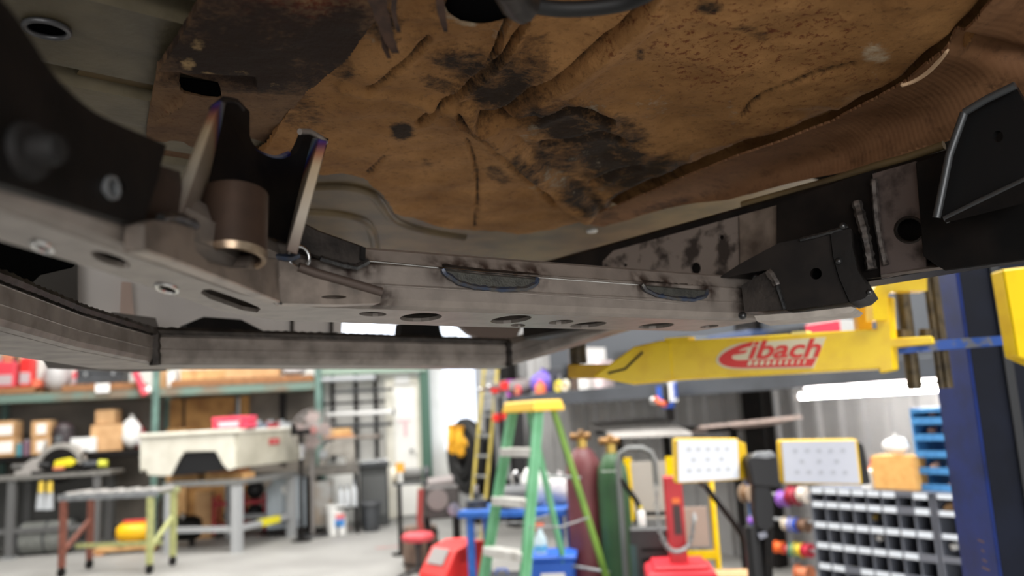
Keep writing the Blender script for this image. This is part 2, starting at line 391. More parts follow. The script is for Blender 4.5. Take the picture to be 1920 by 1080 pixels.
def brown_pos(x, y):
    p = atz(x, y, 1.86); h = 0
    if x < 1300 or y > 90:
        for P, w, a in CREASE:
            d = polyd(x, y, P)[0]
            if d < 3 * w: w2 = .7 * w; h += 1.2 * a * math.exp(-(d / w2) ** 2) - .4 * a * math.exp(-((d - 1.6 * w2) / w2) ** 2)
        for P, w, a in RIB:
            d = polyd(x, y, P)[0]
            if d < 2 * w: h += a * max(0, 1 - (d / w) ** 2) ** .6 if d < w else 0
    d = polyd(x, y, SEAM)[0]
    if d < 22: h += .04 * (1 - d / 22) ** 2
    n = noise.fractal(p * 9, 1.0, 2.0, 4) * .006 + noise.ridged_multi_fractal(p * 8, 1.0, 2.0, 4, 1, 2) * -.004
    return p + V((0, 0, h + n))
dk = blobs([(940, 152, 75, 52, -.5, 1), (870, 112, 60, 34, .2, .8), (985, 120, 60, 60, 0, .6), (1085, 235, 120, 50, .35, 1), (1150, 300, 95, 60, .5, 1), (1045, 285, 60, 40, .5, .8), (1215, 325, 80, 38, -.3, 1), (890, 8, 75, 22, 0, 1), (755, 240, 23, 15, .05, 1.2), (1090, 360, 70, 22, .6, .9), (980, 300, 45, 22, .7, .8), (700, 20, 60, 40, .8, .9), (640, 120, 30, 24, .8, .7), (820, 150, 40, 14, .2, .7), (1330, 6, 26, 12, 0, 1), (1405, 55, 46, 14, .5, .65), (1200, 98, 10, 14, 0, .8), (1180, 360, 50, 14, -.4, 1), (930, 320, 30, 16, .6, .7), (800, 300, 14, 8, 0, .5), (560, 200, 60, 40, .6, .5), (1160, 250, 60, 40, .4, .8), (900, 240, 60, 20, .8, .4)])
pa = blobs([(862, 22, 40, 18, .3, .75), (940, 45, 26, 30, .3, .5), (1045, 326, 40, 16, .7, .6), (980, 245, 26, 12, .7, .5), (1120, 195, 50, 18, .4, .5), (1220, 190, 75, 45, .3, .38), (1640, 95, 34, 24, .2, .8), (1370, 200, 16, 30, -.2, .5), (1300, 220, 70, 50, 0, .3), (1000, 350, 22, 10, .6, .5), (1100, 300, 60, 26, .5, .42), (1130, 355, 20, 10, .4, .5), (690, 62, 30, 10, .8, .5), (1420, 62, 36, 8, .5, .45), (1640, 130, 12, 12, 0, .6), (1000, 235, 20, 16, .6, .5), (740, 165, 100, 20, .15, .3)])
ru = blobs([(1330, 80, 160, 120, 0, .75), (1480, 60, 180, 100, 0, .7), (1200, 60, 120, 90, 0, .6), (1580, 160, 120, 70, -.3, .6), (1420, 230, 120, 60, -.3, .6), (850, 80, 120, 60, 0, .3), (1700, 60, 100, 60, 0, .35)])
brown = stained('brown_insulation', (172, 126, 78), (132, 92, 53), (27, 22, 19), (206, 190, 164), (104, 44, 18))
def brown_stain_shade(x, y):
    d = dk(x, y)
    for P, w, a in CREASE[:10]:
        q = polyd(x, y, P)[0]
        if q < .8 * w: d = max(d, 1.0 * (1 - q / (.8 * w)))  # shade in the folds painted as darker colour, on top of the stains
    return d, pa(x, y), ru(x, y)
sheet('tunnel_floor', brown, BROWN, None, 5, brown_pos, brown_stain_shade)
# --- rusty shield left of it, with a slot
RUSTY = [(395, -250), (382, 0), (340, 66), (297, 130), (285, 200), (275, 262), (268, 420), (440, 420), (470, 330), (530, 252), (575, 176), (655, 108), (735, 0), (735, -250)]
def rusty_pos(x, y):
    p = atz(x, y, 1.845); e = 150 + (x - 330) * .06
    h = max(0, (y - e)) * .0002 + .012 * math.exp(-((y - e) / 9) ** 2) * (1 if x < 480 else 0)
    return p + V((0, 0, h + noise.fractal(p * 12, 1, 2, 4) * .004 - .012 * math.exp(-(polyd(x, y, [(290, 242), (315, 215), (345, 195)])[0] / 5) ** 2)))
rdk = blobs([(440, 110, 170, 70, .25, 1.15), (620, 90, 100, 70, -.8, 1.1), (480, 60, 180, 80, .2, .95), (560, 90, 110, 90, 0, .6), (500, 30, 130, 60, 0, .45), (470, 160, 120, 24, 0, .8), (560, 190, 90, 30, -.8, .7), (320, 160, 40, 14, 0, .7)])
rpa = blobs([(372, 80, 22, 14, .1, .75), (352, 118, 18, 14, 0, .8), (450, 140, 26, 14, .3, .62), (405, 140, 40, 6, .2, .6), (415, 25, 40, 8, .3, .55), (515, 158, 18, 6, 0, .5)])
rru = blobs([(560, 10, 160, 60, 0, 1), (400, 60, 80, 40, 0, .6), (330, 230, 60, 60, 0, .5)])
sheet('rusty_shield', stained('rusty_shield', (126, 96, 68), (100, 74, 54), (38, 26, 21), (206, 172, 122), (110, 50, 22), fine=120), RUSTY,
      [(334, 152), (412, 164), (416, 198), (385, 196), (345, 186), (336, 172)], 5, rusty_pos, lambda x, y: (rdk(x, y) if y < 185 else rdk(x, y) * .4, rpa(x, y), rru(x, y)))
# --- ribbed olive floor panel on the left
olive = M('olive_paint', (108, 98, 76), (90, 81, 61), rough=.5, scale=14, bump=.15, bscale=60)
bp_ = []; bs = [.1 + i * .012 for i in range(190)]
def ribz(b_):
    t = (b_ - .88) % .255
    t = min(t, .255 - t) if True else t
    z = .03 * (1 / (1 + math.exp((t - .014) * 500)))
    u = ((b_ - 1.0) % .255); z += .006 * (1 / (1 + math.exp(-(u - .01) * 300))) * (1 / (1 + math.exp((u - .12) * 300)))
    return 1.872 + z
g = B(); aa = [-1.0 + i * .1 for i in range(17)]
g.add([ab(a, b_, ribz(b_)) for b_ in bs for a in aa], [(j * 17 + i, j * 17 + i + 1, (j + 1) * 17 + i + 1, (j + 1) * 17 + i) for j in range(len(bs) - 1) for i in range(16)], True)
lp = W(g, 'ribbed_floor_panel', olive)
pc = atz(88, 55, 1.868); ru_ = (atz(130, 64, 1.868) - pc); rv_ = (atz(85, 69, 1.868) - pc)
ring = [pc + ru_ * math.cos(t) + rv_ * math.sin(t) for t in (2 * math.pi * i / 24 for i in range(24))]
W(B().tube(ring, .0035, 8, closed=True), 'hole_rim', M('dark_metal', (92, 92, 94), rough=.35, metal=.5), lp)
W(B().prism([p + V((0, 0, .003)) for p in ring], (0, 0, .002)), 'drain_hole_shade_disc', M('void_black', (8, 8, 8), rough=.8), lp)  # black disc paints the darkness inside the open hole
# --- olive pan beyond the brown floor with raised bead
g = B(); n_ = 30
g.add([ab(.2 + 2.0 * i / n_, .9 + 1.62 * j / n_, 1.888) for j in range(n_ + 1) for i in range(n_ + 1)], [(j * (n_ + 1) + i, j * (n_ + 1) + i + 1, (j + 1) * (n_ + 1) + i + 1, (j + 1) * (n_ + 1) + i) for j in range(n_) for i in range(n_)])
fp = W(g, 'rear_floor_pan', M('olive_dark', (108, 90, 60), (76, 62, 42), rough=.5, scale=9))
for P in ([(560, 350), (640, 347), (690, 358), (712, 378), (740, 412), (800, 432), (870, 444)], [(570, 395), (640, 400), (690, 420), (705, 470)]):
    W(B().tube([atz(x, y, 1.888) for x, y in cr(P)], .012, 8), 'pressed_bead', M('olive_dark'), fp)
b = B(); b.hexa([ab(.9, 2.45, 1.81), ab(2.6, 2.45, 1.81), ab(2.6, 2.6, 1.81), ab(.9, 2.6, 1.81), ab(.9, 2.45, 1.89), ab(2.6, 2.45, 1.89), ab(2.6, 2.6, 1.89), ab(.9, 2.6, 1.89)])
W(b, 'floor_sill', M('sill_brown', (60, 46, 34), (44, 34, 26), rough=.6), bevel=.01)
W(B().lathe([(0, -.004), (.012, -.003), (.015, 0), (.015, .004)], atz(1110, 434, 1.884), 12), 'floor_glint', white)  # white disc stands in for a small glint of light
# --- brown side liner (corrugated board) over the frame rail
LT = [(1130, 396), (1165, 384), (1280, 334), (1400, 287), (1560, 233), (1640, 188), (1700, 153), (1745, 112), (1790, 78), (1858, 0), (1995, -260)]
LINER = LT + [(2300, -260), (2300, 150), (1920, 232), (1800, 255), (1700, 288), (1640, 306), (1560, 327), (1480, 347), (1420, 362), (1340, 378), (1280, 388), (1200, 402), (1130, 424), (1090, 420)]
TN = (E1 * .095 + V((0, 0, .12))).normalized(); TCc = TN.dot(ab(1.2, 0, 1.86))
def liner_pos(x, y):
    d = polyd(x, y, LT)[0]; t = min(1, d / 110); t = t * t * (3 - 2 * t)
    p = atz(x, y, 1.850 - .008 * max(0, min(1, (x - 1150) / 250))).lerp(onp(x, y, TN, TCc), t)
    return p + V((0, 0, noise.fractal(p * 5, 1, 2, 3) * .006 + .02 * math.exp(-(polyd(x, y, [(1800, 80), (1880, 100), (1960, 120)])[0] / 18) ** 2)))
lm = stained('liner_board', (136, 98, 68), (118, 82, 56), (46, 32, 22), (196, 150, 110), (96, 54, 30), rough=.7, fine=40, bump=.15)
nt = lm.node_tree; wv = nt.nodes.new('ShaderNodeTexWave'); wv.inputs['Scale'].default_value = 38; wv.inputs['Distortion'].default_value = .15
mp = nt.nodes.new('ShaderNodeMapping'); mp.inputs['Rotation'].default_value = (0, 0, -2.256); tcn = nt.nodes.new('ShaderNodeTexCoord')
nt.links.new(tcn.outputs['Object'], mp.inputs[0]); nt.links.new(mp.outputs[0], wv.inputs[0])
b2 = nt.nodes.new('ShaderNodeBump'); b2.inputs['Strength'].default_value = .1; b2.inputs['Distance'].default_value = .002
nt.links.new(wv.outputs['Fac'], b2.inputs['Height']); nt.links.new(b2.outputs[0], nt.nodes['Principled BSDF'].inputs['Normal'])
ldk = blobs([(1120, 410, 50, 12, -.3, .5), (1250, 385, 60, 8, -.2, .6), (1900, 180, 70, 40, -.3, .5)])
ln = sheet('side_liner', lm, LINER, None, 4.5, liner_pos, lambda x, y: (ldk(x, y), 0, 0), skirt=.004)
W(B().tube([atz(x, y, 1.842) for x, y in cr([(1688, 160), (1712, 152), (1738, 136), (1762, 112), (1776, 92)])], [.001] + [.0035] * 23 + [.001], 6), 'liner_lit_edge', M('lit_board', (236, 198, 160), rough=.8), ln)  # pale tube paints the light caught along the liner edge
# --- torn insulation strips and hose at the top
torn = M('torn_felt', (66, 46, 34), (40, 28, 22), rough=.9, scale=60)
for P, w in (([(700, -20), (716, 30), (728, 70), (742, 100)], 20), ([(715, 0), (722, 40), (720, 80), (730, 110)], 10), ([(822, -20), (828, 25), (836, 60)], 10), ([(745, -30), (738, 20), (748, 60)], 7)):
    b = B(); L_ = []
    for i, (x, y) in enumerate(cr(P, 4)):
        k = w * (1 - i / (4 * len(P))) ** .6 * random.uniform(.75, 1.1); z = 1.835 - .006 * i
        L_.append((atz(x - k, y, z), atz(x + k, y, z)))
    vs = [p for l in L_ for p in l]; n = len(vs); off = ray(P[0][0], P[0][1]).normalized() * .006
    vs += [p + off for p in vs]
    b.add(vs, [(i, i + 1, i + 3, i + 2) for i in range(0, n - 2, 2)] + [(n + i, n + i + 2, n + i + 3, n + i + 1) for i in range(0, n - 2, 2)] + [(i, i + 2, n + i + 2, n + i) for i in range(0, n - 2)])
    W(b, 'torn_insulation_strip', torn)
hs = W(B().tube([atz(x, y, 1.79) for x, y in cr([(960, -60), (975, 0), (1010, 12), (1060, 17), (1120, 14), (1180, 3), (1240, -25)])], .008, 10), 'rubber_hose', rubber)
W(B().tube([atz(x, y, 1.788) for x, y in ((952, -30), (968, 2), (985, 14))], .017, 10), 'hose_clamp', mill, hs)
W(B().ball(atz(905, 6, 1.83), (.04, .02, .02), 12, 8), 'burnt_grommet', M('void_black'))
# --- body shell above (closes the cabin floor from the light of the shop)
b = B()
for (a0, a1, b0, b1, z0, z1) in ((-.95, 2.0, -.9, 3.4, 2.0, 2.12), (-.95, -.9, -.9, 3.4, 1.9, 2.1), (1.95, 2.0, -.9, 3.4, 1.96, 2.1)):
    b.hexa([ab(a0, b0, z0), ab(a1, b0, z0), ab(a1, b1, z0), ab(a0, b1, z0), ab(a0, b0, z1), ab(a1, b0, z1), ab(a1, b1, z1), ab(a0, b1, z1)])
W(b, 'cab_floor', M('shell_dark', (42, 38, 33), rough=.6), bevel=.01)
# --- near crossmember
def xm(path, wid, name, mat, top=.078, z0=1.54):
    prof = lambda w: [(.014, z0), (.005, z0 + .004), (.001, z0 + .012), (0, z0 + .028), (-.0015, z0 + .029), (0, z0 + .030), (0, z0 + .052), (-.0015, z0 + .053), (.003, z0 + .055), (.012, z0 + top - .004), (.018, z0 + top), (w - .01, z0 + top), (w, z0 + top - .01), (w, z0)]
    return B().sweep(path, [prof(w) for w in wid])
near = [V((-.318, .18, 0)), V((-.295, .45, 0)), V((-.278, .66, 0)), V((-.268, .80, 0)), V((-.255, .885, 0)), V((-.22, .922, 0)), V((0, 1.07, 0)), V((.20, 1.205, 0)), V((.377, 1.322, 0)), V((.42, 1.35, 0))]
xo = W(xm(near, [.062, .062, .062, .07, .09, .13, .15, .15, .15, .15], 'c', steel), 'crossmember', steel)
holes = [ell(699, 589, 26, 4.5, .02), ell(789, 595, 40, 8, -.05), ell(958, 599, 39, 7, -.1), ell(971, 610, 14, 3, 0), ell(1052, 604, 24, 4, -.08), ell(1103, 609, 35, 5, -.1), ell(1230, 611, 34, 5, -.08), ell(1330, 612, 18, 2.5, -.1), ell(80, 462, 20, 7, .38), ell(208, 487, 40, 10, .32), ell(313, 540, 21, 7, .25)]
slot = [(376, 549), (381, 543), (395, 542), (460, 565), (485, 576), (489, 580), (482, 586), (455, 582), (392, 560)]
bo = [p for p in near]; w_ = [.062, .062, .062, .07, .09, .13, .15, .15, .15, .15]
outer = []; back = []
for i, p in enumerate(near):
    d0 = (near[i] - near[i - 1]).normalized() if i else (near[1] - near[0]).normalized(); d1 = (near[i + 1] - near[i]).normalized() if i < 9 else d0
    nn = (V((-d0.y, d0.x, 0)) + V((-d1.y, d1.x, 0))).normalized()
    outer.append(p + nn * .013 + V((0, 0, 1.54))); back.append(p + nn * (w_[i] + .004) + V((0, 0, 1.54)))
pl = W(B().plate(outer + back[::-1], [[atz(x, y, 1.54) for x, y in h] for h in holes + [slot]], (0, 0, .005)), 'bottom_plate', steel_lt, xo)
for h in (holes[8], holes[10]):
    c = atz(sum(p[0] for p in h) / 16, sum(p[1] for p in h) / 16, 1.545)
    W(B().tube([atz(x, y, 1.5395) for x, y in h], .0022, 6, closed=True), 'threaded_insert', chrome, xo)
    W(B().lathe([(.004, 0), (.011, 0), (.011, .02), (.004, .02)], c, 14), 'insert_nut', M('heat_tint', (60, 66, 120), (120, 84, 60), rough=.3, metal=.8, scale=40), xo)
W(B().cyl(atz(466, 568, 1.56), atz(466, 568, 1.60), .003, n=8), 'inner_rod', chrome, xo)
# weld pads on the front face
NE2 = E2; 
def fr(px, py, off): return onp(px, py, V((-.432, .637, 0)).normalized(), V((-.432, .637, 0)).normalized().dot(V((0, 1.07, 0))) + off)
for top_, bot_ in (([(830, 504), (900, 512), (1008, 521)], [(835, 513), (860, 530), (890, 538), (940, 543), (985, 541), (1004, 532)]), ([(1204, 533), (1260, 538), (1326, 543)], [(1210, 543), (1230, 553), (1262, 559), (1300, 562), (1322, 555)])):
    poly = top_ + bot_[::-1]
    W(B().prism([fr(x, y, -.006) for x, y in poly], V((-.432, .637, 0)).normalized() * .01), 'gusset_pad', M('pad_steel', (88, 88, 83), (72, 72, 69), rough=.45, metal=.5, scale=90, bump=.2, bscale=400), xo, bevel=.0025)
    W(weld([fr(x, y, -.004) for x, y in [top_[0]] + bot_ + [top_[-1]]], .0034), 'weld_bead', M('blue_tinted_weld', (58, 68, 88), (84, 81, 77), rough=.42, metal=.6, scale=60), xo)
    W(weld([fr(x, y - 3, .004) for x, y in top_], .004), 'weld_bead', mill, xo)
# scorched streaks above the pads, seams
for x0, x1 in ((690, 1395),):
    W(B().tube([fr(690, 489, -.0005), fr(1010, 520, -.0005), fr(1200, 534, -.0005), fr(1392, 550, -.0005)], .0011, 5), 'seam_line', chrome, xo)
    W(B().tube([fr(720, 535, -.0005), fr(993, 551, -.0005), fr(1223, 565, -.0005), fr(1392, 577, -.0005)], .0011, 5), 'seam_line', steel_lt, xo)
# brown heat discolouration around the welds
hz = steel.copy(); hz.name = 'heat_marked_steel'; nt = hz.node_tree; bsd = nt.nodes['Principled BSDF']
src = bsd.inputs['Base Color'].links[0].from_socket; tcn = next(n for n in nt.nodes if n.type == 'TEX_COORD'); acc = None
nzh = nt.nodes.new('ShaderNodeTexNoise'); nzh.inputs['Scale'].default_value = 60; nt.links.new(tcn.outputs['Object'], nzh.inputs['Vector'])
for x, y, r in ((830, 500, .03), (870, 500, .03), (910, 504, .028), (960, 508, .028), (1005, 514, .034), (1205, 530, .03), (1250, 534, .026), (1325, 541, .03), (715, 562, .03), (690, 494, .026), (650, 500, .03), (1390, 562, .035), (560, 505, .04)):
    c = fr(x, y, 0) - truck.location; d = nt.nodes.new('ShaderNodeVectorMath'); d.operation = 'DISTANCE'; d.inputs[1].default_value = c; nt.links.new(tcn.outputs['Object'], d.inputs[0])
    m = nt.nodes.new('ShaderNodeMapRange'); m.interpolation_type = 'SMOOTHSTEP'; m.inputs[1].default_value = r * 1.15; m.inputs[2].default_value = r * .15; nt.links.new(d.outputs['Value'], m.inputs[0])
    if acc is None: acc = m.outputs[0]
    else: mx = nt.nodes.new('ShaderNodeMath'); mx.operation = 'MAXIMUM'; nt.links.new(acc, mx.inputs[0]); nt.links.new(m.outputs[0], mx.inputs[1]); acc = mx.outputs[0]
ml = nt.nodes.new('ShaderNodeMath'); ml.operation = 'MULTIPLY'; nt.links.new(acc, ml.inputs[0]); mr2 = nt.nodes.new('ShaderNodeMapRange'); mr2.inputs[1].default_value = .25; mr2.inputs[2].default_value = .6; nt.links.new(nzh.outputs['Fac'], mr2.inputs[0]); nt.links.new(mr2.outputs[0], ml.inputs[1])
mxx = nt.nodes.new('ShaderNodeMix'); mxx.data_type = 'RGBA'; nt.links.new(ml.outputs[0], mxx.inputs[0]); nt.links.new(src, mxx.inputs[6]); mxx.inputs[7].default_value = lin((52, 38, 32)); nt.links.new(mxx.outputs[2], bsd.inputs['Base Color'])
xo.data.materials[0] = hz
# dark gusset behind the cradle
gp = W(B().prism([fr(x, y, -.012) for x, y in ((556, 410), (600, 432), (684, 462), (688, 488), (668, 498), (640, 494), (600, 484), (560, 470))], V((-.432, .637, 0)).normalized() * .012), 'gusset_plate', mill, xo, bevel=.002)
W(weld([fr(x, y, -.013) for x, y in ((600, 484), (640, 496), (668, 502), (690, 490))], .0035), 'weld_bead', weldm, xo)
W(B().prism([fr(x, y, -.016) for x, y in ((677, 462), (686, 464), (685, 488), (676, 486))], V((-.432, .637, 0)).normalized() * .012), 'end_cap', black, xo)
# --- link tower plate (dark) on the left leg
LN = V((.987, -.08, 0)).normalized(); LC = LN.dot(V((-.278, .66, 0)))
def lf(px, py, off=0): return onp(px, py, LN, LC + off)
tw = W(B().plate([lf(x, y, .008) for x, y in cr([(-60, -60), (-30, -40), (5, 0), (30, 30), (60, 75), (95, 130), (128, 168), (175, 208), (230, 236), (312, 272)], 3) + [(303, 306), (298, 330), (270, 418), (262, 424), (150, 390), (0, 345), (-60, 330)]],
                 [[lf(x, y, .008) for x, y in ell(212, 352, 22, 19)]], LN * -.014), 'link_tower_plate', black)
W(B().lathe([(.0068, 0), (.0086, 0), (.0086, .009), (.0068, .009)], lf(214, 352, .011), 20, ax=-LN), 'sleeve', galv, tw)
W(B().prism([lf(x, y, .002) for x, y in ((298, 310), (338, 322), (346, 402), (268, 424))], LN * -.01), 'spacer_plate', M('brown_steel', (62, 48, 42), (46, 38, 34), rough=.45, metal=.5), tw)
bc = lf(50, 284, .008)
W(B().prism([lf(x, y, .002) for x, y in ell(212, 352, 24, 21)], LN * -.001), 'bore_shade_disc', M('void_black'), tw)  # black disc added to paint the shade inside the bore
W(B().lathe([(.0, .022), (.008, .021), (.010, .016), (.010, .006), (.017, .005), (.018, 0)], bc, 20, ax=LN), 'pivot_bolt', M('bolt_dark', (18, 16, 16), (28, 23, 21), rough=.75), tw)
# --- U cradle bracket
tint = bpy.data.materials.new('heat_tinted_edge'); tint.use_nodes = True; nt = tint.node_tree; bs_ = nt.nodes['Principled BSDF']
bs_.inputs['Metallic'].default_value = .75; bs_.inputs['Roughness'].default_value = .33
tcn = nt.nodes.new('ShaderNodeTexCoord'); sx = nt.nodes.new('ShaderNodeSeparateXYZ'); nt.links.new(tcn.outputs['Generated'], sx.inputs[0])
rp = nt.nodes.new('ShaderNodeValToRGB'); nt.links.new(sx.outputs[2], rp.inputs[0]); nt.links.new(rp.outputs[0], bs_.inputs['Base Color'])
ce = rp.color_ramp.elements; ce[0].position = 0; ce[0].color = lin((120, 104, 96)); ce[1].position = 1; ce[1].color = lin((112, 116, 120))
for p_, c_ in ((.25, (196, 186, 172)), (.55, (206, 182, 150)), (.63, (176, 120, 92)), (.69, (96, 52, 92)), (.75, (44, 76, 176)), (.82, (150, 178, 206)), (.9, (146, 146, 146))):
    e = ce.new(p_); e.color = lin(c_)
DZ = V((0, 0, 0))
wl = [(430, .70), (600, .865)]
def wY(x): return .80 + (x - 430) / 170 * .15
def wp(x, y, o=0): return atY(x, y, wY(x) + o)
cdl = W(B().prism([wp(x, y) for x, y in [(404, 196), (420, 186), (440, 190), (455, 206), (455, 245)] + cr([(455, 250), (463, 268), (485, 286), (515, 296), (541, 287), (553, 268)], 3) + [(562, 246), (575, 246), (606, 258), (548, 460), (350, 392)]], V((.1, .1, 0)).normalized() * .008), 'cradle_bracket', M('cradle_black', (20, 18, 18), (30, 26, 24), rough=.5, metal=.3))
W(B().hexa([atY(397, 197, .68), atY(414, 188, .68), atY(336, 412, .65), atY(312, 404, .65), atY(409, 200, .782), atY(424, 192, .782), atY(380, 402, .77), atY(356, 396, .77)]), 'side_flange', tint, cdl, bevel=.001)
W(B().hexa([atY(597, 260, .82), atY(614, 264, .82), atY(557, 478, .81), atY(536, 470, .81), atY(584, 258, .945), atY(602, 262, .945), atY(551, 462, .93), atY(536, 456, .93)]), 'side_flange', tint, cdl, bevel=.001)
W(B().tube([wp(x, y, -.0005) for x, y in cr([(455, 252), (463, 269), (485, 287), (515, 297), (541, 288)], 4)], .0035, 6), 'notch_edge', M('notch_tint', (150, 170, 205), (70, 70, 150), rough=.3, metal=.8, scale=25, lo=.45, hi=.55), cdl)
W(B().tube([wp(x, y, -.004) for x, y in ((398, 205), (420, 187), (442, 191), (455, 205))], .004, 8), 'horn_edge', mill, cdl)
W(B().tube([wp(x, y, -.004) for x, y in ((562, 247), (580, 247), (600, 258), (611, 268))], .004, 8), 'horn_edge', steel, cdl)
ta = atY(440, 366, .765); tb = V((ta.x + .002, ta.y - .012, atY(435, 482, .755).z))
W(B().lathe([(.027, 0), (.0325, 0), (.0325, (ta - tb).length), (.027, (ta - tb).length)], tb, 30, ax=(ta - tb).normalized()), 'bushing_sleeve', M('sleeve_brown', (86, 68, 58), (64, 52, 46), rough=.42, metal=.5, scale=14), cdl)
W(B().lathe([(.0272, -.004), (.0318, -.004), (.0332, .003), (.0272, .003)], tb, 30, ax=(ta - tb).normalized()), 'sleeve_rim', M('rim_bronze', (190, 168, 142), (130, 110, 92), rough=.3, metal=.8, scale=30), cdl)
W(B().prism([lf(x, y, .016) for x, y in ((269, 418), (290, 412), (330, 416), (366, 427), (365, 450), (370, 470), (390, 488), (430, 500), (462, 500), (470, 486), (476, 478), (520, 484), (527, 568), (440, 532), (340, 494), (269, 470))], LN * -.016), 'base_plate', M('base_steel', (160, 146, 135), (124, 114, 106), rough=.38, metal=.6, scale=35), cdl, bevel=.0015)
W(B().plate([fr(x, y, -.02) for x, y in ((500, 478), (530, 484), (560, 502), (590, 512), (715, 546), (713, 568), (640, 571), (531, 569), (520, 560))], [[fr(x, y, -.02) for x, y in ell(626, 557, 24, 3.5)]], V((-.432, .637, 0)).normalized() * .02), 'gusset_wing', M('base_steel'), cdl)
W(B().tube([fr(x, y, -.021) for x, y in ((715, 547), (650, 528), (590, 511), (560, 500))], .0055, 8), 'wing_fold', M('brown_steel2', (98, 86, 80), rough=.45, metal=.5), cdl)
W(weld([lf(269, 471, .004), lf(340, 496, .004), lf(440, 534, .004), lf(527, 569, .004)], .0018, .004), 'weld_bead', weldm, cdl)
W(weld([lf(x, y, .012) for x, y in ((300, 410), (325, 406), (345, 412), (368, 424))], .004), 'weld_bead', weldm, cdl)
W(weld([fr(x, y, -.022) for x, y in ((480, 478), (515, 481), (545, 484), (560, 478))], .004), 'weld_bead', M('blue_tinted_weld'), cdl)
for x, y, pf in ((308, 450, lf), (515, 523, lf)):
    W(B().ball(pf(x, y, .008), (.004, .009, .004)), 'plug_weld', steel_lt, cdl)
sl = fr(560, 482, -.016); W(B().tube([sl + (E1 * math.cos(t) + V((0, 0, 1)) * math.sin(t)) * .0125 for t in (2 * math.pi * i / 20 for i in range(20))], .0028, 8, closed=True), 'steel_ring', chrome, cdl)
# --- far crossmember
far = [V((-.58, .55, 0)), V((-.624, .962, 0)), V((-.676, 1.237, 0)), V((-.705, 1.56, 0)), V((-.018, 2.167, 0)), V((.30, 2.06, .085))]
fx = W(xm(far, [.13] * 6, 'f', mill, top=.072), 'rear_crossmember', M('rear_steel', (150, 141, 134), (120, 112, 106), rough=.45, metal=.3, scale=20, bump=.04))
fo = []; fb = []
for i, p in enumerate(far):
    d0 = (far[i] - far[i - 1]) if i else (far[1] - far[0]); d1 = (far[i + 1] - far[i]) if i < 5 else d0.copy()
    d0.z = d1.z = 0; d0.normalize(); d1.normalize(); n0 = V((-d0.y, d0.x, 0)); n1 = V((-d1.y, d1.x, 0)); nn = (n0 + n1).normalized(); k = 1 / max(.3, nn.dot(n1))
    fo.append(p + nn * .013 * k + V((0, 0, 1.54))); fb.append(p + nn * .13 * k + V((0, 0, 1.54)))
b = B()
for i in range(5): b.add([fo[i], fo[i + 1], fb[i + 1], fb[i]], [(0, 1, 2, 3)])
W(b, 'bottom_plate', M('rear_steel'), fx)
up = lambda p, z, o=0: p + V((0, 0, z))
W(weld([p + V((0, 0, 1.604)) for p in far[:4]], .007, .01), 'weld_bead', mill, fx)
W(weld([p + V((0, 0, 1.606)) for p in far[3:5]], .007, .01), 'weld_bead', mill, fx)
for p in (far[3], far[4]):
    n_ = (V((.25, -.97, 0)) if p is far[3] else V((-.25, -.97, 0))) * .001
    W(weld([p + n_ + V((0, 0, 1.605)), p + n_ + V((0, 0, 1.565)), p + n_ + V((0, .004, 1.538))], .009, .008), 'corner_weld', mill, fx)
NF = E2
def fe(px, py, b_): return onp(px, py, E2, b_)
def fplate(name, pts, b_, mat, th=.006, **k): return W(B().prism([fe(x, y, b_) for x, y in pts], E2 * th), name, mat, **k)
tk = fplate('tank_skid', [(146, 415), (650, 520), (641, 612), (640, 645), (300, 660), (146, 600)], 2.05, M('skid_grey', (228, 222, 218), (214, 208, 204), rough=.5, metal=.2, scale=4), th=.02)
W(B().prism([fe(x, y, 2.035) for x, y in ((229, 528), (246, 530), (252, 596), (226, 594))], E2 * .008), 'skid_edge', M('warm_edge', (200, 176, 164), rough=.5), tk)
W(B().prism([fe(x, y, 2.02) for x, y in ((60, 400), (146, 415), (146, 600), (60, 560))], E2 * .02), 'skid_side', M('skid_side', (66, 62, 58), rough=.5), tk)
W(B().prism([fe(x, y, 1.9) for x, y in ((350, 607), (382, 594), (452, 599), (536, 642), (350, 642))], E2 * .05), 'mount_foot', black, tk)
W(B().prism([fe(x, y, 1.92) for x, y in ((210, 585), (292, 596), (306, 640), (225, 625))], E2 * .04), 'mount_foot', M('mount_grey', (92, 86, 82), rough=.5), tk)
for x in (548, 622): W(B().prism([fe(x - 3, 596, 2.04), fe(x + 3, 596, 2.04), fe(x + 3, 640, 2.04), fe(x - 3, 640, 2.04)], E2 * .006), 'skid_rib', M('skid_side'), tk)
fplate('mount_tab', [(753, 606), (824, 606), (826, 622), (838, 648), (748, 648)], 1.76, black, th=.03)
fplate('hanger_plate', [(850, 600), (985, 600), (965, 640), (922, 645), (880, 626)], 1.95, M('hanger_brown', (112, 98, 92), rough=.5, metal=.3), th=.02)
fplate('hanger_plate', [(62, 625), (310, 640), (312, 695), (250, 697), (92, 690), (84, 676)], 2.3, M('mount_grey'), th=.02)
fplate('shaded_underside', [(-120, 380), (150, 440), (140, 498), (80, 512), (50, 540), (-120, 470)], 1.5, M('void_black'), th=.02)  # black plate stands in for the underside lying in shadow
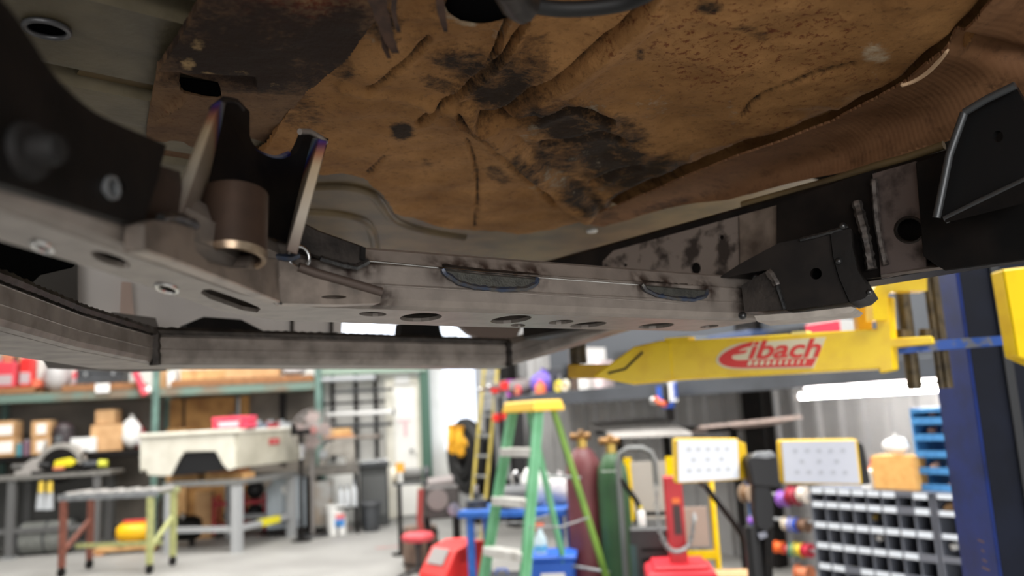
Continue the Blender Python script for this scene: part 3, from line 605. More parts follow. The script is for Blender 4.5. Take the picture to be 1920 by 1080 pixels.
# --- right frame rail
b = B(); prof = [(1.25, 1.587), (1.25, 1.765), (1.33, 1.765), (1.33, 1.587)]
b.add([ab(a, -.4, z) for a, z in prof] + [ab(a, 1.5, z) for a, z in prof], [(0, 1, 5, 4), (1, 2, 6, 5), (2, 3, 7, 6), (3, 0, 4, 7), (0, 3, 2, 1), (4, 5, 6, 7)])
rl_ = W(b, 'frame_rail', M('rail_dark', (30, 27, 26), (42, 37, 34), rough=.45, metal=.35, scale=18), bevel=.006)
blot = M('blotched_steel', (150, 138, 130), (70, 62, 58), rough=.45, metal=.5, scale=22, lo=.5, hi=.62)
def rp_(pts, a, mat, name, holes=(), th=.005, par=rl_, **k):
    return W(B().plate([onp(x, y, E1, a) for x, y in pts], [[onp(x, y, E1, a) for x, y in h] for h in holes], E1 * th), name, mat, par, **k)
rp_([(1130, 490), (1150, 470), (1384, 405), (1386, 530), (1130, 530)], 1.24, blot, 'frame_plate', [ell(1304, 503, 10, 11), ell(1352, 445, 5, 5), ell(1216, 512, 5, 5), ell(1172, 497, 4, 3)])
rp_([(1386, 404), (1456, 385), (1462, 470), (1440, 500), (1388, 512)], 1.235, M('blotched_steel2', (140, 126, 114), (86, 74, 66), rough=.45, metal=.4, scale=16), 'frame_plate')
rp_([(1456, 384), (1560, 345), (1640, 318), (1652, 520), (1456, 540)], 1.225, M('rail_dark'), 'boxing_plate')
W(B().prism([atz(x, y, 1.8575) for x, y in ((325, 145), (420, 158), (424, 205), (330, 195))], (0, 0, .002)), 'slot_shade_plate', M('void_black'))  # black plate added so the slot looks dark, as if in shade
rp_([(1636, 326), (1718, 302), (1738, 400), (1736, 505), (1652, 522)], 1.22, M('blotched_steel3', (120, 108, 104), (48, 42, 40), rough=.45, metal=.5, scale=16, lo=.52, hi=.66), 'boxing_plate', [ell(1706, 431, 27, 24)])
rp_([(1716, 305), (1820, 262), (1960, 200), (1960, 480), (1920, 488), (1770, 508), (1730, 480)], 1.20, black, 'side_plate', th=.03, bevel=.004)
W(B().tube([onp(1706 + 27 * math.cos(t), 431 + 24 * math.sin(t), E1, 1.222) for t in (2 * math.pi * i / 20 for i in range(20))], .003, 6, closed=True), 'hole_rim', mill, rl_)
W(B().prism([onp(1652, 520, E1, 1.215), onp(1770, 505, E1, 1.2), onp(1768, 494, E1, 1.25), onp(1655, 508, E1, 1.27)], (0, 0, .004)), 'rail_flange', steel, rl_)
for P, r in (([(1638, 336), (1645, 420), (1652, 460), (1661, 497)], .0045), ([(1606, 378), (1620, 430), (1628, 470), (1634, 505)], .007), ([(1736, 400), (1737, 450), (1736, 478)], .004)):
    W(weld([onp(x, y, E1, 1.215) for x, y in P], r), 'weld_bead', M('grey_weld', (124, 118, 114), (70, 66, 64), rough=.35, metal=.7, scale=90), rl_)
tb_ = rp_([(1903, 160), (1808, 212), (1778, 290), (1758, 400), (1772, 413), (1920, 345), (1925, 200)], 1.12, M('tower_black', (26, 26, 27), rough=.45, metal=.2), 'tower_bracket', [ell(1871, 256, 10, 11)], th=.012, par=truck)
for P in ([(1904, 160), (1850, 186), (1808, 211)], [(1808, 211), (1780, 290), (1762, 380), (1756, 408)], [(1772, 412), (1840, 378), (1925, 338)]):
    W(B().tube([onp(x, y, E1, 1.105) for x, y in P], .0055, 8), 'bracket_flange', M('flange_grey', (84, 86, 88), rough=.35, metal=.5), tb_)
b = B().hexa([onp(1772, 412, E1, 1.10), onp(1925, 338, E1, 1.10), onp(1925, 380, E1, 1.10), onp(1772, 418, E1, 1.10), onp(1772, 400, E1, 1.2), onp(1925, 330, E1, 1.2), onp(1925, 372, E1, 1.2), onp(1772, 408, E1, 1.2)])
W(b, 'bracket_shelf', black, tb_)
# --- link box between crossmember end and rail
BN = V((.5, .866, 0)).normalized(); BC = BN.dot(V((.377, 1.30, 0)))
def bx_(px, py, o=0): return onp(px, py, BN, BC + o)
lb = W(B().plate([bx_(x, y) for x, y in ((1346, 522), (1385, 496), (1459, 456), (1556, 436), (1561, 481), (1572, 520), (1592, 567), (1475, 582), (1456, 530), (1438, 506))], [[bx_(x, y) for x, y in ell(1530, 513, 11, 11)]], BN * .09), 'link_box', M('rail_dark'))
W(B().prism([bx_(x, y, -.006) for x, y in ((1557, 437), (1595, 428), (1598, 462), (1607, 505), (1633, 548), (1620, 560), (1594, 568), (1574, 522), (1562, 481))], BN * .1), 'collar_band', black, lb)
W(B().prism([bx_(x, y, .004) for x, y in ((1390, 535), (1438, 508), (1456, 530), (1475, 580), (1396, 586))], BN * .08), 'end_plate', mill, lb)
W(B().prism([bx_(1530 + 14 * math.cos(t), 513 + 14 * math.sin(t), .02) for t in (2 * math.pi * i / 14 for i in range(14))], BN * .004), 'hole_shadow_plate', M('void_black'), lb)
W(weld([bx_(x, y, -.002) for x, y in ((1440, 508), (1452, 524), (1457, 535))], .006), 'weld_bead', M('grey_weld'), lb)
W(weld([bx_(x, y, -.002) for x, y in ((1457, 535), (1465, 560), (1472, 580))], .003), 'weld_bead', weldm, lb)
W(weld([bx_(x, y, -.004) for x, y in ((1500, 450), (1540, 440), (1575, 430), (1590, 424))], .003), 'weld_bead', weldm, lb)
for x, y, r in ((1580, 424, .006), (1572, 490, .006), (1392, 592, .007), (1630, 548, .005)): W(B().ball(bx_(x, y, -.005), r), 'weld_blob', weldm, lb)
W(B().prism([bx_(x, y, -.012) for x, y in ((1414, 592), (1500, 586), (1596, 575), (1604, 578), (1596, 586), (1500, 597), (1420, 603))], BN * .09), 'bottom_flange', M('flange_bright', (196, 188, 178), (170, 162, 154), rough=.4, metal=.3), lb)
W(B().tube([onp(x, y, E1, 1.262) for x, y in ((1392, 384), (1480, 360), (1560, 338), (1640, 312), (1700, 296), (1770, 272))], .007, 8), 'sill_lip', M('olive_dark'), ln)
# ================================================================ two post lift
lift = T('vehicle_lift', 'blue two post lift column with yellow swing arm carrying a red lettered decal', 'lift', floorY(1850, 2.75))
def L(b, name, mat, par=lift, **k): return b.build(name, mat, par, world=True, **k)
# column: two flanges and a web, open towards the truck
cb = atY(1848, 900, 2.62); cb.z = 0; ca_ = atY(1776, 800, 2.78); ca_.z = 0
du = (ca_ - cb).normalized(); dv = V((-du.y, du.x, 0)); dv = dv if dv.x > 0 else -dv
cb = cb
def col(x, y, z): return cb + du * x + dv * y + V((0, 0, z))
Lc = .19
b = B()
for x0, x1, y0, y1 in ((0, Lc, 0, .012), (Lc - .012, Lc, .012, .3), (.012, .05, .288, .3)):
    b.hexa([col(x0, y0, 0), col(x1, y0, 0), col(x1, y1, 0), col(x0, y1, 0), col(x0, y0, 3.6), col(x1, y0, 3.6), col(x1, y1, 3.6), col(x0, y1, 3.6)])
L(b, 'column', blue, bevel=.003)
b = B().hexa([col(.004, .014, 0), col(.012, .014, 0), col(.012, .29, 0), col(.004, .29, 0), col(.004, .014, 3.6), col(.012, .014, 3.6), col(.012, .29, 3.6), col(.004, .29, 3.6)]); L(b, 'column_shade_sheet', M('shade_navy', (8, 13, 26), (14, 20, 36), rough=.75, scale=6))  # near-black sheet stands in for the shade on the column's open side
b = B().hexa([col(-.004, .12, 0), col(.003, .12, 0), col(.003, .15, 0), col(-.004, .15, 0), col(-.004, .12, 3.6), col(.003, .12, 3.6), col(.003, .15, 3.6), col(-.004, .15, 3.6)]); L(b, 'slide_strip', M('strip_grey', (34, 36, 40), rough=.6))
def scr(u, z, l, o=0):
    return [col(u, -.0015, z), col(u, -.0015, z - .004), col(u + l, -.0015, z - .004 + o), col(u + l, -.0015, z + o)]
for u, z, l in ((.05, .93, .03), (.055, .90, .014), (.05, .87, .02), (.042, .845, .035), (.05, .81, .02), (.045, .80, .025)): L(B().prism(scr(u, z, l, .004), dv * .001), 'paint_chip', M('chip_brown', (120, 90, 60)))
b = B().hexa([col(-.1, -.1, 0), col(.3, -.1, 0), col(.3, .4, 0), col(-.1, .4, 0), col(-.1, -.1, .02), col(.3, -.1, .02), col(.3, .4, .02), col(-.1, .4, .02)]); L(b, 'base_plate', blue)
b = B().hexa([col(-.012, .3, 1.35), col(.1, .3, 1.35), col(.1, .42, 1.35), col(-.012, .42, 1.35), col(-.012, .3, 2.2), col(.1, .3, 2.2), col(.1, .42, 2.2), col(-.012, .42, 2.2)]); L(b, 'carriage', M('lift_navy', (16, 30, 66), (10, 20, 44), rough=.5), bevel=.005)
for px, r in ((1760, .016), (1698, .022), (1748, .012)):
    p = atY(px, 600, 2.5); a_, e_ = V((p.x, p.y, 1.42)), V((p.x, p.y, 2.3)); L(B().cyl(a_, e_, r), 'lifting_rod', M('greasy_brown', (92, 80, 58), (60, 52, 40), rough=.45, metal=.4, scale=30))
b = B().cyl(atY(1690, 640, 2.42), atY(1690, 620, 2.42), .03).cyl(atY(1735, 640, 2.42), atY(1735, 618, 2.42), .02); L(b, 'arm_pivot_nut', M('greasy_brown'))
def bar(pts, Y, th, name, mat, par=lift, **k): return L(B().prism([atY(x, y, Y) for x, y in pts], V((0, th, 0))), name, mat, par, **k)
bar([(1640, 648), (1700, 641), (1905, 628), (1905, 645), (1720, 660), (1640, 668)], 2.42, .05, 'restraint_bar', M('worn_blue', (30, 76, 160), (96, 100, 108), rough=.45, scale=18, lo=.5, hi=.58))
bar([(1880, 505), (1925, 500), (1960, 690), (1908, 668), (1895, 590)], 2.2, .06, 'arm_bracket', yellow, bevel=.004)
bar([(1688, 560), (1700, 556), (1712, 650), (1697, 652)], 2.5, .03, 'guide_strip', blue)
# swing arm: tapered box beam in two sections with folded end plates
YL, YR = 2.52, 2.36
def ay(x): return YL + (x - 1150) / 500 * (YR - YL)
def ap(x, y, o=0): return atY(x, y, ay(x) + o)
def armbox(q, th):   # q: top-left, top-right, bottom-right, bottom-left pixels of the near face
    f = [ap(*p) for p in q]; bk = [p + V((.03, th, 0)) for p in f]
    return B().hexa([f[3], f[2], bk[2], bk[3], f[0], f[1], bk[1], bk[0]])
arm = L(armbox([(1236, 641), (1650, 616), (1668, 690), (1258, 712)], .12), 'swing_arm', yellow, bevel=.004)
b = B().prism([ap(x, y, -.004) for x, y in ((1188, 650), (1240, 638), (1258, 641), (1262, 713), (1182, 720), (1145, 713), (1112, 705))], V((.03, .11, 0))); L(b, 'arm_end', yellow, arm, bevel=.004)
b = armbox([(1064, 683), (1150, 683), (1150, 708), (1064, 708)], .1); L(b, 'arm_extension', M('yellow_shade', (206, 160, 4), (176, 132, 4), rough=.5, scale=10), arm, bevel=.003)
L(B().tube([ap(1205, 660, -.006), ap(1172, 692, -.006), ap(1140, 700, -.006)], .004, 6), 'fold_seam', mill, arm)
b = armbox([(1640, 560), (1668, 556), (1676, 694), (1648, 700)], .03); L(b, 'end_plate', yellow, arm, bevel=.004)
lp_ = [(1738, 531), (1700, 531), (1672, 533), (1655, 543), (1650, 562), (1652, 600)]
b = B(); P3 = [(ap(x, y, -.02)) for x, y in cr(lp_, 4)]; w = .022
prof = []
for i, p in enumerate(P3):
    d = (P3[min(i + 1, len(P3) - 1)] - P3[max(i - 1, 0)]).normalized(); n = V((d.z, 0, -d.x)).normalized() * w
    prof.append((p + n, p - n, p - n + V((0, .05, 0)), p + n + V((0, .05, 0))))
vs = [q for r_ in prof for q in r_]; k = len(prof)
b.add(vs, [(i * 4 + j, i * 4 + (j + 1) % 4, (i + 1) * 4 + (j + 1) % 4, (i + 1) * 4 + j) for i in range(k - 1) for j in range(4)] + [(0, 1, 2, 3), (k * 4 - 1, k * 4 - 2, k * 4 - 3, k * 4 - 4)])
L(b, 'bent_bracket', yellow, arm)
bar([(1604, 562), (1632, 552), (1636, 620), (1610, 624)], 2.46, .03, 'rear_bracket', M('yellow_shade'), arm)
b = armbox([(1668, 634), (1748, 630), (1750, 644), (1668, 652)], .05); L(b, 'lower_bracket', yellow, arm, bevel=.003)
b = armbox([(1246, 634), (1290, 631), (1290, 640), (1246, 642)], .04); L(b, 'top_stop', yellow, arm)
b = armbox([(1484, 622), (1512, 620), (1512, 627), (1484, 629)], .04); L(b, 'top_stop', M('yellow_pale', (250, 232, 150)), arm)
pd = ap(1085, 682, .05); L(B().cyl(pd, pd + V((0, 0, .1)), .028), 'lift_pad', M('greasy_brown'), arm)
# decal
def flat(pts, off, name, mat, par, th=.0012): return L(B().prism([ap(x, y, off) for x, y in pts], V((0, th, 0))), name, mat, par)
decr = M('decal_red', (226, 40, 34), rough=.45); decw = M('decal_white', (232, 222, 190), rough=.5)
dec = flat(cr([(1440, 640), (1410, 641), (1378, 646), (1354, 658), (1343, 674), (1350, 686), (1370, 692), (1400, 693)], 4) + [(1526, 690), (1549, 632)], -.004, 'decal', decw, arm)
flat(cr([(1414, 640), (1404, 642), (1382, 649), (1359, 661), (1348, 673), (1354, 683), (1374, 689), (1400, 690)], 4) + [(1523, 687), (1531, 672), (1398, 675)] + cr([(1398, 675), (1380, 675), (1372, 670), (1377, 664), (1388, 656), (1402, 651)], 4)[1:] + [(1408, 650)], -.0055, 'swoosh', decr, dec)
flat([(1374, 666), (1398, 662), (1402, 656), (1380, 659)], -.0055, 'letter_bar', decr, dec)
for i in range(10):
    x = 1401 + i * 11.6; y = 676 - i * .27; w_ = 7.5 - i * .42; flat([(x, y + 9.5), (x + w_, y + 9.3), (x + w_ + 3, y + .6), (x + 3, y + .8)], -.007, 'slot_mark', decw, dec)
tc_ = bpy.data.curves.new('letters', 'FONT'); tc_.body = 'ibach'; tc_.size = 1; tc_.shear = .28; tc_.offset = .022; tc_.extrude = 0
to = bpy.data.objects.new('letters', tc_); COL.objects.link(to); bpy.context.view_layer.update()
tm = bpy.data.meshes.new_from_object(to.evaluated_get(bpy.context.evaluated_depsgraph_get())); bpy.data.objects.remove(to)
xs = [v.co.x for v in tm.vertices]; ys = [v.co.y for v in tm.vertices]; x0, x1, y1 = min(xs), max(xs), max(ys)
b = B(); vv = []
for v in tm.vertices:
    u = (v.co.x - x0) / (x1 - x0); w_ = v.co.y / y1
    vv.append(ap(1403 + u * 137, 672 - u * 3.5 - w_ * (33 + u * 2), -.0065))
b.add(vv, [tuple(p.vertices) for p in tm.polygons]); L(b, 'lettering', decr, dec)

# ================================================================ things on the shop floor and walls
def G(px, Y): return floorY(px, Y)
def zat(px, py, Y): return atY(px, py, Y).z
def mpx(Y): return Y / 1500
# --- step ladder
fm = G(925, 5.0); ld = T('step_ladder', 'green fibreglass step ladder with a yellow top cap', 'ladder', fm, math.atan2(-.8, .6))
gr = M('ladder_green', (122, 190, 148), (98, 168, 122), rough=.45, scale=5); gr2 = M('ladder_olive', (124, 164, 70), (104, 146, 60), rough=.5, scale=5)
HT = 1.5; SP = .86
def rail3(b, x0, x1, y0, y1, w, t, op):   # C section rail from foot (x0,y0) to head (x1,y1)
    for dx0, dx1, dy0, dy1 in ((-t, t, -w, -w + 2 * t), (-t, t, w - 2 * t, w), (op * w * .0 - t * .5, t * .5, -w, w)):
        p = [(dx0, dy0), (dx1, dy0), (dx1, dy1), (dx0, dy1)]
        b.hexa([V((x0 + a, y0 + c, 0)) for a, c in p] + [V((x1 + a, y1 + c, HT - .04)) for a, c in p])
for s in (-1, 1):
    b = B(); rail3(b, s * .24, s * .135, 0, .34, .036, .012, -s); b.build('front_rail', gr if s < 0 else gr, ld)
    b = B(); rail3(b, s * .225, s * .125, SP, .46, .02, .011, -s); b.build('rear_rail', gr if s < 0 else gr2, ld)
    B().box((s * .24, 0, .015), (.05, .09, .03)).build('foot', rubber, ld, bevel=.005); B().box((s * .225, SP, .015), (.045, .06, .03)).build('foot', rubber, ld, bevel=.005)
alu = M('ladder_step_white', (226, 224, 220), (196, 192, 186), rough=.45, metal=.2, scale=12)
for i in range(1, 5):
    t = i * .3 / HT; b = B(); hw = .24 - .105 * t
    b.box((0, .34 * t, i * .3), (2 * hw, .085, .02)).box((0, .34 * t - .04, i * .3 - .02), (2 * hw, .006, .045)).box((0, .34 * t + .04, i * .3 - .02), (2 * hw, .006, .03)); b.build('step', alu, ld, bevel=.002)
for i in (1, 3): t = i * .3 / HT; B().cyl((-.225 + .1 * t, SP - .4 * t, i * .3 + .1), (.225 - .1 * t, SP - .4 * t, i * .3 + .1), .01).build('rear_brace', galv, ld)
for s in (-1, 1): B().tube([(s * .19, .17, .75), (s * .185, .42, .72), (s * .18, .66, .75)], .007, 6).build('spreader', galv, ld)
B().hexa([V(p) for p in ((-.175, .27, HT - .07), (.175, .27, HT - .07), (.175, .53, HT - .07), (-.175, .53, HT - .07), (-.16, .285, HT), (.16, .285, HT), (.16, .515, HT), (-.16, .515, HT))]).build('top_cap', M('cap_yellow', (246, 200, 66), rough=.45), ld, bevel=.012, seg=2)
# --- red cutter box
def local(name, label, cat, px, Y, rz=0, group=None, z=0):
    p = G(px, Y) if not z else atz_Y(px, z, Y); return T(name, label, cat, p, rz, group)
def atz_Y(px, z, Y):
    k = (px - CX) / FPX; dz = z - H; return V(((k * (FW.y * Y + FW.z * dz) - RT.y * Y - RT.z * dz) / RT.x, Y, z))
rc = T('plasma_cutter', 'bright red machine with sloped grey panel beside green ladder', 'machine', G(854, 6.5), -.85)
b = B().prism([(-.17, -.22, .05), (-.17, .22, .05), (-.17, .22, .46), (-.17, .05, .47), (-.17, -.09, .43), (-.17, -.22, .24)], (.34, 0, 0)); b.build('case', M('machine_red', (226, 44, 40), rough=.4), rc, bevel=.012, seg=2)
b = B().hexa([V(p) for p in ((-.12, -.174, .321), (.09, -.174, .321), (.09, -.1, .428), (-.12, -.1, .428), (-.12, -.178, .325), (.09, -.178, .325), (.09, -.104, .432), (-.12, -.104, .432))]); b.build('control_panel', M('panel_grey', (150, 146, 144), rough=.5), rc)
for z0 in (.12, .34):
    for i in range(6): B().box((.172, .02, z0 + i * .014), (.006, .17, .006)).build('vent_slot', M('machine_red_dark', (150, 22, 24)), rc)
for sx in (-.13, .13):
    for sy in (-.17, .17): B().lathe([(.0, 0), (.03, 0), (.03, .05), (.0, .05)], (sx, sy, 0), 10).build('foot', rubber, rc)
# --- stool and drum
st = T('shop_stool', 'round shop stool with red padded seat and dark foot ring', 'stool', G(786, 7.4))
B().lathe([(0, .36), (.13, .36), (.145, .38), (.145, .41), (.12, .43), (0, .435)], n=24).build('seat', M('seat_red', (196, 70, 78), rough=.5), st)
B().cyl((0, 0, .1), (0, 0, .36), .02).cyl((0, 0, .3), (0, 0, .36), .035).build('post', M('stool_metal', (70, 68, 68), rough=.4, metal=.5), st)
for k in range(5):
    t = 2 * math.pi * k / 5 + .3; B().tube([(0, 0, .12), (.1 * math.cos(t), .1 * math.sin(t), .1), (.2 * math.cos(t), .2 * math.sin(t), .03)], .014, 8).ball((.2 * math.cos(t), .2 * math.sin(t), .02), .02).build('leg', M('stool_metal'), st)
B().tube([(.19 * math.cos(t), .19 * math.sin(t), .06) for t in (2 * math.pi * i / 24 for i in range(24))], .01, 8, closed=True).build('foot_ring', M('stool_metal'), st)
dr = T('wooden_keg', 'brown banded keg standing behind the red shop stool', 'keg', G(790, 8.1))
B().lathe([(0, 0), (.16, 0), (.18, .15), (.18, .27), (.16, .40), (0, .40)], n=20).build('body', M('keg_brown', (120, 98, 84), (90, 72, 62), rough=.6, scale=9), dr)
for z in (.06, .34): B().tube([(.172 * math.cos(t), .172 * math.sin(t), z) for t in (2 * math.pi * i / 20 for i in range(20))], .012, 6, closed=True).build('band', black, dr)
# --- grinder pedestals beside the door
gp_ = T('bench_grinder', 'dark bench grinder on two posts in front of white door', 'grinder', G(778, 9.0))
for sx in (-.15, .13): B().cyl((sx, 0, 0), (sx, 0, .74), .025).lathe([(0, 0), (.1, 0), (.1, .02), (0, .02)], (sx, 0, 0), 12).build('post', black, gp_)
B().box((0, 0, .75), (.42, .2, .02)).build('mounting_plate', dkgrey, gp_)
B().cyl((-.1, 0, .84), (.1, 0, .84), .07).build('motor', M('motor_grey', (92, 92, 90), rough=.5), gp_)
for sx in (-.19, .16): B().cyl((sx - .025, 0, .84), (sx + .025, 0, .84), .085, n=20).build('wheel_guard', M('guard_cream', (196, 188, 170), rough=.5) if sx < 0 else dkgrey, gp_)
B().box((-.12, -.09, .93), (.09, .02, .1)).build('tool_rest', M('tool_orange', (224, 160, 50)), gp_)
# --- bucket, bin
bk = T('plastic_bucket', 'white plastic bucket with a blue and red label on the floor', 'bucket', G(633, 11.0))
B().lathe([(0, 0), (.125, 0), (.145, .36), (.155, .36), (.155, .375), (.138, .375), (.12, .02), (0, .02)], n=24).build('body', white, bk)
def patch(b, r0, r1, z0, z1, a0, a1, n=8, e=.002):
    vs = []
    for i in range(n + 1):
        t = a0 + (a1 - a0) * i / n
        for r, z in ((r0 + e, z0), (r1 + e, z1), (r0 - .002, z0), (r1 - .002, z1)): vs.append((r * math.cos(t), r * math.sin(t), z))
    return b.add(vs, [(i * 4, i * 4 + 4, i * 4 + 5, i * 4 + 1) for i in range(n)] + [(i * 4 + 1, i * 4 + 5, i * 4 + 7, i * 4 + 3) for i in range(n)] + [(i * 4, i * 4 + 2, i * 4 + 6, i * 4 + 4) for i in range(n)])
patch(B(), .131, .137, .1, .2, -1.6, -.6).build('label_blue', M('label_blue', (70, 140, 210)), bk)
patch(B(), .138, .142, .2, .27, -1.5, -.6).build('label_red', M('label_pink', (226, 120, 120)), bk)
B().tube([(.155 * math.cos(t), .155 * math.sin(t), .31 - .05 * math.sin((t + 3.14))) for t in (-3.14 + 3.14 * i / 12 for i in range(13))], .003, 6).build('handle', galv, bk)
wb = T('waste_bin', 'dark grey waste bin standing right of the white bucket', 'bin', G(697, 11.1))
B().lathe([(0, 0), (.1, 0), (.13, .36), (.135, .36), (.135, .375), (.122, .375), (.095, .02), (0, .02)], n=20).build('body', dkgrey, wb); B().lathe([(.136, .34), (.142, .345), (.142, .38), (.136, .385)], n=20).build('rim', M('bin_rim', (78, 80, 84)), wb)
# --- pole stand with clamp
ps = T('pole_stand', 'slim black pole stand with a small clamp on top near fan', 'stand', G(566, 10.5))
B().cyl((0, 0, 0), (0, 0, 1.36), .026).build('pole', black, ps); B().lathe([(0, 0), (.13, 0), (.13, .012), (.03, .03), (0, .03)], n=16).build('base', black, ps)
B().box((0, 0, 1.36), (.24, .1, .07)).box((-.09, 0, 1.42), (.05, .12, .08)).build('clamp_body', black, ps, bevel=.008); B().cyl((.02, -.05, 1.2), (.02, -.05, 1.02), .04).build('clamp_screw', chrome, ps)
# --- pedestal fan
fa = T('pedestal_fan', 'grey wire guard pedestal fan beyond the black pole stand', 'fan', G(588, 10.78), .35)
zf = 1.4 + 0 ; B().cyl((0, .1, .03), (0, .1, 1.3), .025).build('pole', M('fan_grey', (120, 116, 114)), fa); B().lathe([(0, 0), (.22, 0), (.2, .03), (0, .04)], (0, .1, 0), 20).build('base', blackp, fa)
B().cyl((0, 0, 1.38), (0, .18, 1.38), .08).build('motor', M('fan_grey'), fa)
b = B()
for k in range(24):
    t = 2 * math.pi * k / 24; b.tube([(.04 * math.cos(t), -.12, 1.38 + .04 * math.sin(t)), (.2 * math.cos(t), -.11, 1.38 + .2 * math.sin(t)), (.27 * math.cos(t), -.04, 1.38 + .27 * math.sin(t)), (.2 * math.cos(t), .05, 1.38 + .2 * math.sin(t))], .005, 5)
for r, y in ((.27, -.04), (.2, -.11), (.12, -.12)): b.tube([(r * math.cos(t), y, 1.38 + r * math.sin(t)) for t in (2 * math.pi * i / 28 for i in range(28))], .006, 5, closed=True)
b.build('wire_guard', M('guard_wire', (150, 144, 142), rough=.4, metal=.4), fa)
for k in range(4):
    t = math.pi / 2 * k; c, s_ = math.cos(t), math.sin(t)
    q = [(.05, -.05), (.22, -.1), (.24, .03), (.16, .1), (.05, .04)]
    B().prism([(x * c - z * s_, -.04 + .04 * (z + .05), 1.38 + x * s_ + z * c) for x, z in q], (0, .006, 0)).build('fan_blade', M('blade_grey', (170, 150, 146)), fa)
B().lathe([(0, -.02), (.05, -.015), (.05, .02), (0, .02)], (0, -.12, 1.38), 14, ax=(0, -1, 0)).build('hub', M('fan_red', (150, 100, 96)), fa)
# --- grey machine cabinet
mc = T('welding_machine', 'light bluish grey machine cabinet with white emblem below pale truck bed', 'machine', G(541, 11.3), RZB)
b = B().prism([(-.26, -.25, .1), (.26, -.25, .1), (.26, -.25, .72), (.2, -.25, .76), (-.16, -.25, .76), (-.26, -.25, .6)], (0, .6, 0)); b.build('case', M('case_blue_grey', (164, 174, 182), (150, 160, 168), rough=.45, scale=3), mc, bevel=.01)
B().prism([(-.06, -.254, .66), (.08, -.254, .66), (.09, -.254, .6), (.03, -.254, .5), (-.06, -.254, .58)], (0, .006, 0)).build('emblem', white, mc); B().bb(-.27, .27, -.26, .36, .04, .1).build('base', black, mc); B().bb(-.2, .2, -.256, -.25, .14, .2).build('lower_grille', M('case_dark', (120, 128, 136)), mc)
for sx in (-.2, .2): B().cyl((sx, -.2, .03), (sx, -.1, .03), .03).build('wheel', rubber, mc)
# --- dark bench with castings, bottles
db = T('machine_bench', 'dark steel bench holding grey castings left of pipe rack', 'bench', G(634, 11.45), RZB)
B().bb(-.42, .3, -.3, .12, .76, .88).build('top', M('bench_grey', (104, 100, 94), (84, 80, 76), rough=.6), db, bevel=.008)
for sx in (-.38, .26):
    for sy in (-.26, .08): B().bb(sx - .03, sx + .03, sy - .03, sy + .03, 0, .76).build('leg', black, db)
B().bb(-.34, -.06, -.28, .1, .08, .68).build('cabinet', M('cabinet_worn', (150, 150, 148), (130, 118, 104), rough=.5, scale=5), db, bevel=.008); B().bb(-.32, -.08, -.29, -.28, .12, .64).build('cabinet_door', M('cabinet_worn'), db, bevel=.004)
cs = T('engine_casting', 'grey arched casting with wood block on it on dark bench', 'casting', atz_Y(634, .88, 11.3), RZB)
b = B().prism([(-.26, 0, 0), (-.26, 0, .12), (-.18, 0, .26), (-.04, 0, .34), (.22, 0, .36), (.24, 0, 0), (.12, 0, 0), (.08, 0, .1), (-.04, 0, .14), (-.14, 0, .1), (-.18, 0, 0)], (0, .3, 0)); b.build('housing', M('casting_grey', (150, 146, 138), (122, 118, 112), rough=.5, scale=8), cs, bevel=.01)
B().cyl((-.2, -.03, .16), (-.2, .02, .16), .06).build('flange', galv, cs)
for i, (label, dx, z, h) in enumerate((('pale wooden block lying on grey casting', .0, 1.255, .09),)):
    wbk = T('wood_block', label, 'wood', atz_Y(637, z, 11.45), RZB + .1); B().bb(-.17, .16, -.06, .06, .03, .03 + h).build('upper_piece', wood, wbk, bevel=.004); B().bb(-.22, .2, -.06, .06, 0, .03).build('lower_piece', M('orange_wood', (200, 136, 84)), wbk, bevel=.004)
def bottle(label, loc, r, h, mat, capm, name='bottle', cat='bottle', group=None, neck=.35):
    t = T(name, label, cat, loc, 0, group)
    B().lathe([(0, 0), (r, 0), (r, h * .62), (r * .8, h * .7), (r * neck, h * .8), (r * neck, h * .88), (0, h * .88)], n=14).build('body', mat, t); B().lathe([(0, h * .86), (r * neck * 1.25, h * .86), (r * neck * 1.15, h), (0, h)], n=12).build('cap', capm, t); return t
for i, (px, lab) in enumerate(((640, 'white jug before dark bench, first from the machine cabinet'), (652, 'white jug before dark bench between two others'), (665, 'white jug before dark bench, nearest the waste bin'))):
    bottle(lab, atz_Y(px, .35, 10.95), .036, .28 + .05 * (i == 2), ltgrey, grey, group='jugs on the low shelf')
shf = T('low_shelf', 'low dark shelf carrying white jugs before machine bench', 'shelf', G(653, 10.95), RZB); B().bb(-.15, .15, -.08, .08, .33, .35).build('board', black, shf)
for sx in (-.13, .13): B().bb(sx - .015, sx + .015, -.06, .06, 0, .33).build('leg', black, shf)
dm = T('metal_cabinet', 'dark metal cabinet with offcuts on top beside white door frame', 'machine', G(703, 11.75), RZB)
B().bb(-.2, .2, -.2, .3, 0, .82).build('body', M('base_dark', (58, 60, 60), (44, 46, 46), rough=.6), dm, bevel=.02); B().bb(-.23, .23, -.24, .34, .82, .86).build('top', dkgrey, dm, bevel=.005); B().bb(-.17, .17, -.206, -.2, .15, .7).build('access_panel', M('base_panel', (80, 82, 82)), dm, bevel=.004)
for i, (px, dx, lab) in enumerate(((693, .12, 'short bright metal bar on dark metal cabinet, beside casting'), (702, .17, 'long bright metal bar lying across dark metal cabinet'), (713, .07, 'stubby bright metal offcut near white door frame'))):
    t = T('metal_bar', lab, 'metal bar', atz_Y(px, .9, (11.6, 11.8, 11.95)[i]), RZB, 'offcuts on metal cabinet'); B().cyl((-dx, 0, -.015), (dx, 0, -.015), .025).build('bar', galv, t); B().cyl((dx, 0, -.006), (dx * 1.1, 0, -.006), .034).build('collar', chrome, t)
